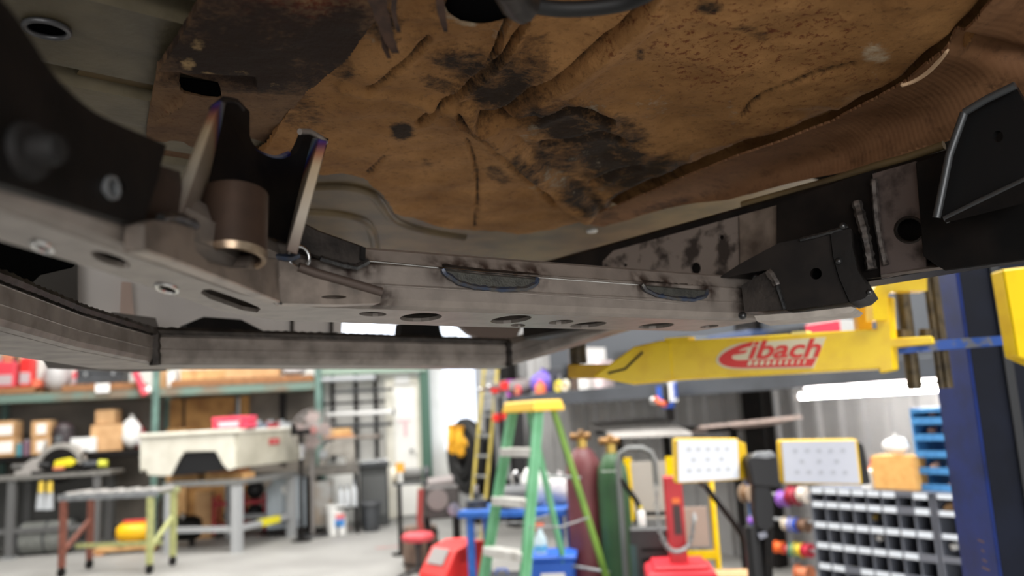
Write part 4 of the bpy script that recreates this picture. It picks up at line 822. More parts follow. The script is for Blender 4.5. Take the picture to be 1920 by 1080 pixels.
# --- pipe rack on the wall
pr = T('pipe_rack', 'black wall rack holding long pipes left of white door', 'rack', bw(668, 800, CB - .3) * 1, RZB); pr.location.z = 0; 
ROOT['pipe_rack'] = Matrix.Translation(pr.location) @ Matrix.Rotation(RZB, 4, 'Z')
for sx in (-.35, .0, .3):
    B().bb(sx - .03, sx + .03, .2, .26, .9, 2.25).build('upright', black, pr)
    for z in (1.15, 1.33, 1.5, 1.68, 1.86, 2.02): B().bb(sx - .015, sx + .015, -.1, .2, z, z + .03).build('arm', black, pr)
for i, (z, x0, x1, r, m, lab) in enumerate(((1.20, -.55, .35, .03, steel, 'shortest grey pipe on the lowest rack arms'), (1.38, -.6, .5, .025, dkgrey, 'dark pipe on second lowest rack arms'), (1.55, -.45, .55, .035, white, 'thick white pipe on the wall rack'), (1.73, -.6, .4, .02, black, 'thin black pipe on the wall rack'), (1.90, -.3, .52, .022, dkgrey, 'dark pipe with round cap near the top of wall rack'), (2.07, -.6, .3, .04, ltgrey, 'pale grey pipe on the topmost rack arms'))):
    t = T('pipe', lab, 'pipe', pr.location + V((0, 0, z)), RZB, 'pipes on the wall rack'); B().cyl((x0, 0, r), (x1, 0, r), r, n=12).build('tube', m, t); B().cyl((x1, 0, r), (x1 + .03, 0, r), r * 1.3, n=12).build('end_cap', black, t)
# exit sign
es = T('exit_sign', 'small white sign with red figures above the white door', 'sign', bw(754, 711, CB - .12), RZB)
B().bb(-.115, .115, -.02, .05, -.07, .07).build('box', white, es, bevel=.005)
# --- yellow leaning ladder, bar clamps, black hose reel, gloves
def RW(px, py, c): return onp(px, py, NR, c)
def rw0(px, c): p = RW(px, 790, c); p.z = 0; return p
def up_(px, py, c): return RW(px, py, c)
lad2 = T('extension_ladder', 'worn yellow extension ladder leaning near the daylight panel', 'ladder', rw0(880, 5.2))
a0, a1 = RW(877, 960, 4.95), RW(908, 690, 5.15); a0.z = 0
for o in (-.0, .32):
    B().prism([a0 + DR * o + q for q in ((V((-.02, -.03, 0))), V((.02, -.03, 0)), V((.02, .03, 0)), V((-.02, .03, 0)))], (a1 - a0) * 1.15).build('rail', M('old_yellow', (206, 186, 92), (176, 160, 88), rough=.6, scale=6), lad2, world=True)
for i in range(1, 9): p = a0.lerp(a1, i / 8.5); B().cyl(p, p + DR * .32, .016, n=8).build('rung', galv, lad2, world=True)
tire = T('hose_reel', 'large black hose reel against right wall with yellow gloves', 'hose reel', RW(875, 855, 5.45), RZR)
B().tube([(.36 * math.cos(t), 0, .42 * math.sin(t)) for t in (2 * math.pi * i / 28 for i in range(28))], .1, 10, closed=True).build('hose_coil', rubber, tire); B().tube([(.2 * math.cos(t), -.03, .24 * math.sin(t)) for t in (2 * math.pi * i / 24 for i in range(24))], .09, 10, closed=True).build('hose_coil', rubber, tire)
B().cyl((0, .3, 0), (0, -.12, 0), .1).build('hub', black, tire)
B().bb(-.05, .05, .1, .45, -.9, .05).build('wall_bracket', black, tire)
for i, (px, py, lab) in enumerate(((848, 826, 'yellow work glove hung left on the hose reel'), (863, 830, 'yellow work glove hung nearer the leaning ladder'))):
    t = T('work_glove', lab, 'glove', RW(px, py, 5.15), RZR + .4, 'gloves on the hose reel'); k = .7 if i else 1
    b = B(); b.tube([(0, 0, .2), (0, -.01, .1), (0, 0, 0), (0, 0, -.05)], [.05, .055, .07, .05], 10)
    for j, (dx, l) in enumerate(((-.05, .12), (-.02, .15), (.015, .15), (.045, .12))): b.tube([(dx, 0, -.03), (dx * 1.2, -.01, -.03 - l * .6), (dx * 1.2, .01, -.03 - l)], [.02, .019, .012], 8)
    b.tube([(.05, 0, .05), (.1, -.01, 0), (.11, 0, -.05)], [.024, .022, .014], 8); b.build('hand', M('glove_yellow', (232, 172, 40), rough=.7), t); B().lathe([(.056, .16), (.062, .17), (.062, .21), (.05, .215)], n=12).build('cuff', M('glove_cuff', (216, 150, 30)), t)
for i, (px, py0, py1, lab) in enumerate(((931, 718, 905, 'long bar clamp with red jaws, nearest the yellow ladder'), (949, 712, 900, 'long bar clamp with red jaws, nearest the green ladder'))):
    p1, p0 = RW(px, py0, 4.95), RW(px + 6, py1, 4.95); t = T('bar_clamp', lab, 'clamp', p0, RZR, 'bar clamps on right wall'); h = p1.z - p0.z
    B().bb(-.025, .025, -.012, .012, 0, h).build('bar', galv, t); B().bb(-.06, .05, -.03, .03, h - .12, h - .02).build('fixed_jaw', red, t, bevel=.008); B().bb(-.05, .05, -.03, .03, h - .45, h - .36).build('sliding_jaw', red, t, bevel=.008); B().cyl((-.04, -.05, h - .07), (-.04, -.17, h - .07), .02).ball((-.04, -.18, h - .07), .03).build('screw_handle', chrome, t)
# ---------------------------------------------------------------- generic small builders (local frame: base centre at the origin)
def carton(label, loc, w, d, h, rz=0, mat=None, group=None, lab=None, name='carton', cat='box', tape=True):
    t = T(name, label, cat, loc, rz, group); mat = mat or card
    B().bb(-w / 2, w / 2, -d / 2, d / 2, 0, h * .985).build('body', mat, t, bevel=min(.008, h * .06))
    for s in (-1, 1): B().box((0, s * d * .252, h * .992), (w * .985, d * .485, .006)).build('flap', mat, t)
    if tape: B().bb(-w / 2 - .001, w / 2 + .001, -.025, .025, h * .8, h + .004).build('tape', M('tape_tan', (214, 184, 142), rough=.4), t)
    if lab: x0, x1, z0, z1, lm_ = lab; B().bb(-w / 2 + x0 * w, -w / 2 + x1 * w, -d / 2 - .003, -d / 2, z0 * h, z1 * h).build('label', lm_, t)
    return t
def case(label, loc, w, d, h, rz=0, mat=None, group=None, name='tool_case', cat='case', lidm=None, hm=None):
    t = T(name, label, cat, loc, rz, group); mat = mat or blackp
    B().bb(-w / 2, w / 2, -d / 2, d / 2, 0, h * .6).build('body', mat, t, bevel=min(.012, h * .1)); B().bb(-w / 2 - .004, w / 2 + .004, -d / 2 - .004, d / 2, h * .61, h).build('lid', lidm or mat, t, bevel=min(.012, h * .1))
    B().tube([(-w * .14, 0, h), (-w * .13, 0, h + .03), (w * .13, 0, h + .03), (w * .14, 0, h)], .008, 6).build('handle', hm or blackp, t)
    for s in (-.3, .3): B().box((s * w, -d / 2 - .006, h * .6), (.04, .012, h * .2)).build('latch', galv, t)
    return t
def sack(label, loc, w, d, h, mat, name='plastic_bag', cat='bag', group=None, seed=1):
    t = T(name, label, cat, loc, 0, group); b = B(); b.ball((0, 0, h * .45), (w / 2, d / 2, h * .45), 14, 10)
    for i, p in enumerate(b.v):
        n = noise.noise(p * (5 / max(w, .1)) + V((seed, 0, 0))) * .22; b.v[i] = V((p.x * (1 + n), p.y * (1 + n), max(0, p.z * (1 + n * .6))))
    b.build('body', mat, t); B().tube([(0, 0, h * .82), (.0, 0, h * .92), (.01, .0, h)], [w * .1, w * .05, w * .14], 8).build('knot', mat, t); return t
def PA(px, py, Y): return atY(px, py, Y)
# ================================================================ left side: pallet rack, benches
CRK = 11.9
def rk(px, py=800, c=CRK): p = onp(px, py, NB, c); return p
pa_, pb_ = rk(290, 860), rk(598, 860); W_ = (pb_ - pa_).length
rack = T('pallet_rack', 'long green steel pallet rack with loaded upper beams along back wall', 'rack', V((pa_.x, pa_.y, 0)), RZB)
for x in (-2 * W_, -W_, 0, W_):
    for y in (.0, .7): B().bb(x - .045, x + .045, y - .03, y + .03, 0, 3.2).build('upright', rackg, rack, bevel=.006)
for x in (-2 * W_, -W_, 0, W_):
    for z in (.4, 1.1, 1.8, 2.5): B().hexa([V(p) for p in ((x - .015, .03, z), (x + .015, .03, z), (x + .015, .67, z + .4), (x - .015, .67, z + .4), (x - .015, .03, z + .04), (x + .015, .03, z + .04), (x + .015, .67, z + .44), (x - .015, .67, z + .44))]).build('brace', rackg, rack)
for k in (-2, -1, 0):
    for y in (.0, .7): B().bb(k * W_ + .05, (k + 1) * W_ - .05, y - .025, y + .025, 1.95, 2.06).build('beam', M('beam_worn', (98, 120, 110), (112, 100, 84), rough=.6, scale=1.6, lo=.45, hi=.55), rack, bevel=.004)
    B().bb(k * W_ + .05, (k + 1) * W_ - .05, .02, .68, 2.06, 2.075).build('deck', M('deck_wood', (150, 120, 86), (120, 96, 70), rough=.8), rack)
for k in (-2, -1):
    B().bb(k * W_ + .05, (k + 1) * W_ - .05, -.03, .03, 1.16, 1.24).build('beam', black, rack, bevel=.004); B().bb(k * W_ + .05, (k + 1) * W_ - .05, .03, .68, 1.21, 1.24).build('deck', M('deck_dark', (70, 58, 48), rough=.8), rack)
    B().bb(k * W_ + .06, (k + 1) * W_ - .06, .72, .74, .2, 1.95).build('back_sheet', M('back_dark', (122, 115, 106), (100, 95, 88), rough=.7, scale=2), rack)
B().bb(.06, W_ - .06, .74, .76, .2, 1.95).build('back_sheet', M('back_dark'), rack); B().bb(W_ * .72, W_ * .76, .69, .73, .9, 1.95).build('back_post', black, rack)
for x0, x1, m in ((.04, .22, ply), (.26, .95, ply), (1.03, 1.16, ply)):
    B().bb(x0 * 1.0, x1 * 1.0, .60, .63, 0.02, 1.93).build('leaning_board', m, rack, label='brown plywood board standing behind the truck bed')
B().bb(.03, .3, .5, .58, .02, 1.5).build('leaning_board', wood, rack); B().bb(1.0, 1.03, .55, .6, .02, 1.9).build('steel_strip', galv, rack)
def onrack(px, z, y=.3): # point on the rack deck under pixel column px
    p = onp(px, 785 + (1.4 - z) * 125, NB, CRK + y); return V((p.x, p.y, z))
KX = 12 / 1500
# upper level
def pallet(label, px0, px1, z=2.075):
    a, b_ = onrack(px0, z, .3), onrack(px1, z, .3); w = (b_ - a).length; t = T('wooden_pallet', label, 'pallet', (a + b_) / 2, RZB, 'pallets on the green rack')
    for y in (-.28, 0, .28): B().bb(-w / 2, w / 2, y - .03, y + .03, 0, .07).build('stringer', M('pallet_brown', (150, 104, 66), (122, 84, 54), rough=.8), t)
    n = max(4, int(w / .16))
    for i in range(n): x = -w / 2 + (i + .5) * w / n; B().bb(x - w / n * .42, x + w / n * .42, -.3, .3, .07, .09).build('slat', M('pallet_brown'), t)
    return t
pallet('brown wooden pallet on the rack, under red canisters', -40, 82); pallet('brown wooden pallet on the rack, left of the first green upright', 132, 268); pallet('brown wooden pallet on the rack, under the long tan boxes', 330, 590)
def can(label, px, z, w, h, mat, name='fuel_can', cat='can', y=.3, extra=None):
    t = T(name, label, cat, onrack(px, z, y), RZB); b = B().bb(-w / 2, w / 2, -.1, .1, 0, h * .8); b.build('body', mat, t, bevel=.03, seg=2)
    B().tube([(-w * .25, 0, h * .78), (-w * .2, 0, h * .92), (w * .2, 0, h * .92), (w * .25, 0, h * .78)], .016, 8).build('handle', mat, t); B().cyl((w * .32, 0, h * .78), (w * .36, 0, h), .03, .022, 12).build('cap', extra or blackp, t)
    B().bb(-w * .4, w * .35, -.104, -.1, h * .1, h * .4).build('label', M('label_grey', (176, 160, 164)), t); return t
can('wide red canister with grey label at the left end of the rack', 14, 2.165, .3, .46, M('can_red', (206, 60, 74), rough=.5))
can('narrow red canister with white cap beside the wide one', 54, 2.165, .17, .52, red, extra=white)
carton('tall tan carton standing behind the wide red canister', onrack(20, 2.165, .55), .2, .12, .66, RZB, card)
carton('flat orange box on the rack right of the red canisters', onrack(74, 2.165, .25), .1, .2, .1, RZB, M('box_orange', (220, 110, 84)))
sack('large pale grey wrapped bundle between two pallets on rack', onrack(108, 2.08, .35), .36, .4, .55, M('wrap_grey', (176, 174, 174), rough=.4), name='wrapped_bundle', cat='bundle')
case('dark grey case on the pallet left of first green upright', onrack(195, 2.165), .6, .35, .24, RZB, dkgrey)
can('small red can with silver cap on the middle pallet', 148, 2.165, .12, .24, redp, extra=chrome)
tg = T('pallet_tag', 'white paper tag on the edge of the middle pallet', 'tag', onrack(193, 2.085, -.06), RZB); B().bb(-.09, .09, -.004, .0, -.05, .07).build('paper', white, tg); B().cyl((0, 0, .05), (0, .06, .05), .004).build('pin', chrome, tg)
j = T('red_strut', 'slanted red strut with white end leaning on rack beam', 'strut', onrack(258, 2.0, -.1), RZB); B().cyl((-.12, 0, .5), (.07, 0, .05), .045).build('tube', M('strut_red', (196, 62, 82), rough=.45), j); B().cyl((.06, 0, .07), (.12, 0, -.02), .06).build('end_fitting', redp, j); B().ball((.14, 0, .04), .05).build('white_cap', white, j)
carton('small tan carton standing just right of the first green upright', onrack(309, 2.08), .16, .2, .24, RZB, card)
carton('small white carton between tan cartons on the rack', onrack(324, 2.08, .2), .1, .2, .22, RZB, white, tape=False)
carton('long low tan carton on the right pallet, left piece', onrack(385, 2.165), .62, .3, .15, RZB, wood)
carton('long low tan carton on the right pallet, right piece', onrack(475, 2.165), .78, .3, .17, RZB, card)
sack('grey plastic sheeting heap at the right end of the pallet', onrack(550, 2.165), .36, .3, .2, M('wrap_grey'), name='plastic_sheeting', cat='sheeting', seed=4)
# lower level in the left bay (z 1.24)
Z1 = 1.24
carton('tan carton with white label at the left end of the lower shelf, lower of two', onrack(10, Z1, .2), .36, .3, .25, RZB, card, lab=(.1, .95, .2, .8, cardw))
carton('tan carton with white label at left end of lower shelf, upper of two', onrack(11, Z1 + .256, .2), .34, .3, .22, RZB, card, lab=(.1, .95, .15, .75, cardw))
carton('narrow tan carton with white label, lower of a stack of two', onrack(84, Z1, .2), .24, .25, .23, RZB, card, lab=(.3, .8, .2, .8, cardw))
carton('narrow tan carton with white label, upper of a stack of two', onrack(84, Z1 + .236, .2), .24, .25, .22, RZB, card, lab=(.3, .8, .2, .8, cardw))
for i, (px, w, h, m, lab) in enumerate(((38, .1, .16, M('teal', (70, 130, 140)), 'small teal tin on the lower shelf near stacked cartons'), (52, .12, .2, M('mauve', (110, 84, 100)), 'small mauve tin on the lower shelf beside teal tin'))):
    t = T('paint_tin', lab, 'tin', onrack(px, Z1, .15), RZB); B().cyl((0, 0, 0), (0, 0, h), w / 2, n=16).build('body', m, t); B().lathe([(w / 2 + .003, 0), (w / 2 + .003, .01), (0, .012)], (0, 0, h), 16).build('lid', chrome, t)
eg = T('small_engine', 'dark machine motor with silver base on the lower shelf', 'motor', onrack(120, Z1, .2), RZB)
B().lathe([(0, .06), (.12, .06), (.14, .1), (.13, .3), (.11, .38), (.06, .42), (0, .43)], n=16).build('housing', M('motor_purple', (72, 58, 62), (50, 44, 46), rough=.5), eg); B().bb(-.14, .14, -.12, .12, 0, .07).build('base', galv, eg, bevel=.01); B().cyl((0, -.13, .2), (0, -.18, .2), .05).build('shaft_cover', chrome, eg)
for z in (.14, .2, .26, .32): B().tube([(.143 * math.cos(t), .143 * math.sin(t), z) for t in (2 * math.pi * i / 16 for i in range(16))], .008, 6, closed=True).build('cooling_rib', dkgrey, eg)
carton('low white carton on the lower shelf before brown carton', onrack(163, Z1, .15), .32, .28, .2, RZB, white, tape=False)
carton('large plain brown carton on the lower shelf', onrack(203, Z1, .25), .4, .3, .36, RZB + .15, card)
carton('plain brown carton lying on top of large brown carton', onrack(204, Z1 + .366, .25), .26, .25, .2, RZB - .1, card)
sack('white plastic bag with red print bulging on lower shelf', onrack(246, Z1 + .02, .2), .26, .22, .46, white, seed=2)
sack('red bag behind the white plastic bag on the lower shelf', onrack(258, Z1, .42), .22, .2, .4, M('bag_red', (206, 62, 72), rough=.5), seed=3)
sack('small white bag at the end of lower shelf near green upright', onrack(270, Z1, .12), .16, .16, .22, M('bag_white', (224, 220, 222)), seed=6)
# steel bench at the left edge
bn = T('steel_bench', 'dark steel work bench with saws on its top at the left edge', 'bench', G(62, 10.55), RZB)
B().bb(-1.5, .98, -.3, .3, .95, 1.0).build('top', M('bench_top', (128, 126, 122), (104, 102, 98), rough=.5, metal=.3), bn, bevel=.005)
for x in (-1.2, -.18, .82):
    for y in (-.24, .24): B().bb(x - .045, x + .045, y - .04, y + .04, .02, .95).build('leg', M('leg_grey', (92, 92, 92), rough=.5), bn); B().bb(x - .08, x + .08, y - .07, y + .07, 0, .02).build('foot_plate', galv, bn)
B().bb(-1.2, .82, -.26, -.22, .3, .36).build('stretcher', M('leg_grey'), bn); B().bb(-1.4, .9, .24, .27, .1, .95).build('back_panel', M('panel_dark', (66, 66, 64)), bn)
BZ = 1.0
def onbench(px, y=0): p = onp(px, 880, NB, 10.55 * .985 + .9 * 0 + NB.dot(G(62, 10.55)) - 10.55 * .985 + y); return V((p.x, p.y, BZ))
vs_ = T('bench_vise', 'pale grey bench vise on the left end of the steel bench', 'vise', onbench(58, -.05), RZB)
B().bb(-.16, .16, -.1, .1, 0, .06).build('base', M('vise_grey', (150, 146, 142), rough=.5), vs_, bevel=.012); B().prism([(-.1, -.06, .06), (.1, -.06, .06), (.12, -.06, .2), (.02, -.06, .2), (-.06, -.06, .14)], (0, .12, 0)).build('fixed_jaw', M('vise_grey'), vs_, bevel=.01)
B().prism([(.1, -.02, .18), (.13, -.02, .18), (.19, -.02, .42), (.16, -.02, .44)], (0, .04, 0)).build('raised_arm', M('vise_grey'), vs_, bevel=.006); B().cyl((-.22, 0, .12), (-.06, 0, .12), .025).build('screw', chrome, vs_)
co = T('chop_saw', 'black chop saw with a grey round guard and yellow body', 'saw', onbench(118, .02), RZB)
B().bb(-.32, .3, -.18, .18, 0, .05).build('base', black, co, bevel=.01)
B().prism([(.3 * math.cos(t) - .02, -.06, .1 + .28 * math.sin(t)) for t in (math.pi * i / 14 for i in range(15))], (0, .12, 0)).build('blade_guard', M('guard_grey', (164, 160, 154), rough=.4, metal=.3), co, bevel=.006)
B().cyl((-.02, -.075, .1), (-.02, .075, .1), .22, n=24).build('blade', black, co)
B().prism([(-.08, -.12, .08), (.14, -.12, .08), (.2, -.12, .13), (.12, -.12, .19), (-.06, -.12, .16)], (0, .04, 0)).build('motor_body', M('saw_yellow', (222, 208, 40), rough=.4), co, bevel=.01); B().cyl((-.3, -.1, .14), (-.12, -.1, .1), .03).build('grip', blackp, co)
B().bb(-.06, .06, -.17, -.1, .05, .08).build('fence_clamp', M('clamp_orange', (214, 130, 100)), co)
sp = T('angle_grinder', 'grey and yellow power tool at the right end of bench', 'power tool', onbench(176, -.03), RZB)
B().cyl((-.12, 0, .09), (.06, 0, .09), .045).build('motor', dkgrey, sp); B().cyl((.06, 0, .09), (.16, 0, .08), .05).build('gear_head', M('tool_yellowgreen', (198, 200, 60)), sp); B().lathe([(0, 0), (.07, 0), (.07, .012), (0, .012)], (.13, 0, .02), 18).build('disc', dkgrey, sp); B().cyl((.13, 0, .03), (.13, 0, .08), .015).build('spindle', chrome, sp); B().tube([(-.12, 0, .09), (-.16, 0, .2), (-.1, .02, .27)], .02, 8).build('side_handle', black, sp)
for i, (px, lab) in enumerate(((76, 'screwdriver with yellow handle hanging under the bench, left one'), (92, 'screwdriver with yellow handle hanging under the bench, right one'))):
    p = PA(px, 948, 10.2); t = T('screwdriver', lab, 'screwdriver', p, 0, 'screwdrivers under the bench'); B().prism([(-.05, -.01, -.05), (.05, -.01, -.05), (.04, -.01, .16), (-.04, -.01, .16)], (0, .02, 0)).build('blade', ltgrey, t); B().cyl((0, 0, .16), (0, 0, .3), .035, .03).build('grip', M('grip_yellow', (214, 184, 70)), t); B().ball((0, 0, .3), .032).build('cap', black, t)
wt = T('steel_drum', 'grey steel drum lying under the steel bench', 'drum', PA(92, 995, 10.56) * 1, RZB); wt.location.z = 0
B().cyl((-.3, 0, .21), (.3, 0, .21), .2, n=24).build('body', M('drum_grey', (126, 128, 124), (106, 108, 104), rough=.5), wt)
for x in (-.3, 0, .3): B().tube([(x, .2 * math.cos(t), .212 + .2 * math.sin(t)) for t in (2 * math.pi * i / 22 for i in range(22))], .012, 6, closed=True).build('hoop', dkgrey, wt)
B().lathe([(0, 0), (.03, 0), (.03, .02), (0, .02)], (-.31, .1, .28), 12, ax=(-1, 0, 0)).build('bung', chrome, wt)
# roller stand table
rt = T('roller_table', 'roller table with rust red leg and yellow green legs', 'table', G(225, 8.9), -.08)
for s in (-.24, .24): B().bb(-.56, .52, s - .025, s + .025, .78, .84).build('side_rail', galv if s < 0 else M('rail_green', (160, 164, 120), rough=.5), rt)
for i in range(6): x = -.5 + i * .19; B().cyl((x, -.22, .83), (x, .22, .83), .03, n=10).build('roller', M('roller_grey', (176, 174, 172), rough=.35, metal=.4), rt)
rust = M('rust_red_paint', (132, 80, 66), (112, 66, 54), rough=.6); yg = M('yellow_green_paint', (178, 180, 120), (156, 160, 108), rough=.5)
for x, y, m in ((-.5, -.24, rust), (-.5, .24, rust), (.46, -.24, yg), (.46, .24, yg)):
    l = B().bb(x - .028, x + .028, y - .026, y + .026, .1, .78).build('leg', m, rt); B().cyl((x - .02, y, .05), (x + .02, y, .05), .05).build('caster', black, l)
for x, m in ((-.5, rust), (.46, yg)): B().hexa([V(p) for p in ((x - .02, -.22, .24), (x + .02, -.22, .24), (x + .02, .22, .5), (x - .02, .22, .5), (x - .02, -.22, .28), (x + .02, -.22, .28), (x + .02, .22, .54), (x - .02, .22, .54))]).build('cross_brace', m, rt)
B().bb(-.5, .46, -.02, .02, .26, .3).build('stretcher', yg, rt)
# white truck bed on a steel table
tp = G(440, 9.75); RZT = math.radians(-15)
tbl = T('welding_table', 'grey steel welding table under the pale truck bed', 'table', tp, RZT)
B().bb(-1.0, .05, .0, 1.35, .78, .84).build('top', M('table_grey', (128, 128, 126), (112, 112, 110), rough=.5, metal=.2), tbl, bevel=.004)
for x in (-.01, -.94):
    for y in (.06, 1.28): B().bb(x - .05, x + .05, y - .05, y + .05, 0, .78).build('leg', M('table_leg', (164, 166, 168), rough=.5), tbl)
for y in (.06, 1.28): B().bb(-.94, -.01, y - .03, y + .03, .24, .3).build('stretcher', M('table_leg'), tbl)
for x, lab in ((.22, None),): B().bb(-.05, .03, .55, .95, .23, .31).build('yellow_tape', M('tape_yellow', (226, 214, 40)), tbl, label='bright yellow tape on the table stretcher')
bd = T('truck_bed', 'pale cream truck bed with black wheel arch on the welding table', 'truck bed', tp + V((0, 0, .9)), RZT)
def tb2(px, py): # pixel on the bed side plane -> local x,z
    n = V((math.sin(-RZT), math.cos(-RZT), 0)); n = V((-math.sin(RZT), math.cos(RZT), 0)); p = onp(px, py, n, n.dot(tp)); q = ROOT[bd.name].inverted() @ p; return (q.x, 0, q.z)
side = [tb2(x, y) for x, y in ((262, 818), (438, 812), (440, 878), (428, 882), (417, 870), (404, 846), (346, 846), (336, 860), (320, 892), (303, 893), (276, 891), (274, 882), (262, 880))]
B().prism(side, (0, .03, 0)).build('side_panel', cream, bd, bevel=.006); zt = tb2(438, 812)[2]; xl = tb2(262, 818)[0]; zb = tb2(440, 878)[2]
B().hexa([V(p) for p in ((xl, -.03, zt), (.02, -.03, zt), (.02, .1, zt), (xl, .1, zt), (xl, -.03, zt + .05), (.02, -.03, zt + .05), (.02, .1, zt + .05), (xl, .1, zt + .05))]).build('bed_rail', cream, bd, bevel=.012)
ar = [tb2(x, y) for x, y in ((428, 882), (417, 868), (404, 844), (346, 844), (336, 858), (318, 893))]
B().prism([V(p) + V((0, .035, 0)) for p in ar], (0, .3, 0)).build('wheel_arch', blackp, bd)
B().bb(-.02, .02, .03, 1.42, zb, zt).build('end_panel', M('bed_grey', (188, 184, 168), (172, 168, 152), rough=.5, scale=4), bd, bevel=.005); B().bb(-.02, .04, .0, 1.42, zt, zt + .04).build('end_rail', cream, bd, bevel=.01)
B().bb(.02, .026, .7, .94, zb + .24, zb + .32).build('badge', M('badge_red', (176, 52, 56)), bd); B().bb(.022, .03, .75, .89, zb + .265, zb + .295).build('badge_center', M('badge_pink', (214, 120, 120)), bd)
B().bb(xl, 0, .02, 1.4, zt - .2, zt - .17).build('bed_floor', cream, bd); B().bb(xl, xl + .03, .02, 1.4, zb, zt).build('front_panel', cream, bd); B().bb(xl, 0, 1.4, 1.43, zb, zt + .04).build('far_panel', cream, bd)
B().bb(-.04, .02, .06, 1.28, .24, .3).build('stretcher', M('table_leg'), tbl)
for i, (x, w, lab) in enumerate(((-.28, .55, 'thick timber block under the bed beside wheel arch'), (-.85, .4, 'thick timber block under left end of the pale bed'))):
    t = T('timber_block', lab, 'timber', tp + Matrix.Rotation(RZT, 3, 'Z') @ V((x, .3, .84)), RZT); B().bb(-w / 2, w / 2, -.12, .12, 0, .07).build('lower_plank', wood, t, bevel=.004); B().bb(-w * .4, w * .4, -.1, .1, .07, .13).build('upper_plank', M('wood_red', (176, 120, 76)), t, bevel=.004)
rot = Matrix.Rotation(RZT, 3, 'Z')
def onbed(x, y, z): return tp + rot @ V((x, y, .9 + z))
tb3 = case('pinkish red plastic toolbox with white print on the truck bed', onbed(-.18, .25, zt + .05), .5, .22, .15, RZT, M('toolbox_pink', (222, 66, 92), rough=.45), name='toolbox', cat='toolbox'); B().bb(-.14, .14, -.122, -.116, .03, .09).build('print', M('print_pale', (246, 196, 206)), tb3)
for i, (x, y, m, lab) in enumerate(((.1, .35, dkgrey, 'dark grey socket case on the bed edge nearest the toolbox'), (.1, .62, M('blue_grey', (130, 140, 156)), 'blue grey parts tray on the bed edge'), (.1, .9, M('dark_red', (170, 60, 70)), 'dull red parts tray on the bed edge'), (.1, 1.18, ltgrey, 'pale grey parts tray at the far end of bed edge'))):
    t = T('parts_tray', lab, 'tray', onbed(-.1, y, zt - .17), RZT); B().bb(-.09, .09, -.1, .1, 0, .26).build('body', m, t, bevel=.01); B().bb(-.1, .1, -.11, .11, .26, .275).build('rim', ltgrey if i == 0 else m, t); B().cyl((0, -.05, .28), (0, .05, .29), .03).build('part', chrome, t)
# red cart under the table, with bottle
ct = T('tool_cart', 'red two shelf tool cart under the right end of welding table', 'cart', G(456, 11.42), RZB)
for z in (.12, .42): B().bb(-.38, .34, -.2, .2, z, z + .05).build('shelf', M('cart_red', (186, 40, 56), rough=.45), ct, bevel=.005)
for x in (-.35, .0, .31):
    for y in (-.18, .18): B().bb(x - .02, x + .02, y - .02, y + .02, .06, .55).build('post', M('cart_red'), ct)
for x in (-.3, .28):
    for y in (-.15, .15): B().cyl((x - .015, y, .04), (x + .015, y, .04), .04).build('caster', rubber, ct)
for i, (x, z, r, lab) in enumerate(((-.17, .17, .1, 'black rubber roll on lower shelf of red cart, left'), (.16, .17, .12, 'black rubber roll on lower shelf of red cart, right'), (.16, .47, .13, 'black rubber roll on upper shelf of the red cart'))):
    t = T('rubber_roll', lab, 'roll', ROOT[ct.name] @ V((x, 0, z)), RZB, 'rubber rolls on red cart'); B().tube([(.0 + (r * .6) * math.cos(a), 0, r + r * .62 * math.sin(a)) for a in (2 * math.pi * k / 20 for k in range(20))], r * .38, 8, closed=True).build('coil', rubber, t); B().cyl((0, -.02, r), (0, .02, r), r * .28).build('core', dkgrey, t)
bt = T('jar', 'pale grey jar with yellow lid on the upper cart shelf', 'jar', ROOT[ct.name] @ V((-.15, 0, .47)), 0); B().lathe([(0, 0), (.09, 0), (.1, .05), (.09, .2), (.05, .24), (.05, .27), (0, .27)], n=16).build('body', M('jar_grey', (170, 166, 160)), bt); B().cyl((0, 0, .27), (0, 0, .31), .07).build('lid', M('cap_yel', (224, 206, 40)), bt); B().cyl((0, 0, .31), (0, 0, .36), .04).build('lid_knob', white, bt)
yt = T('air_tank', 'bright yellow portable air tank on wood near roller table', 'tank', G(250, 10.3), RZB)
B().lathe([(0, -.2), (.08, -.19), (.115, -.14), (.115, .14), (.08, .19), (0, .2)], (0, 0, .24), 18, ax=(1, 0, 0)).build('body', M('tank_yellow', (240, 184, 10), rough=.4), yt); B().cyl((-.2, 0, .24), (-.24, 0, .24), .03).build('valve', black, yt); B().bb(-.12, .16, -.03, .03, .35, .39).build('handle', M('tank_red', (210, 60, 50)), yt, bevel=.008)
for x in (-.12, .12): B().bb(x - .02, x + .02, -.1, .1, .08, .14).build('foot', black, yt)
wp_ = T('timber_plank', 'flat timber plank under the yellow air tank', 'plank', G(248, 10.3), RZB); B().bb(-.42, .3, -.12, .12, .04, .08).build('board', wood, wp_); B().bb(-.4, -.3, -.12, .12, 0, .04).build('cleat', M('wood_red'), wp_); B().bb(.18, .28, -.12, .12, 0, .04).build('cleat', M('wood_red'), wp_)
bt2 = T('black_tank', 'black cylindrical tank on the floor under the welding table', 'tank', G(338, 10.6), RZB); B().lathe([(0, -.26), (.12, -.24), (.16, -.16), (.16, .16), (.12, .24), (0, .26)], (0, 0, .22), 18, ax=(1, 0, 0)).build('body', black, bt2); B().cyl((.05, -.1, .36), (.05, -.12, .42), .03).build('valve', chrome, bt2)
for x in (-.14, .14): B().bb(x - .02, x + .02, -.1, .1, 0, .1).build('foot', black, bt2)
carton('tall brown carton standing under the truck bed beside black tank', G(384, 11.3), .22, .2, .62, RZB, card)
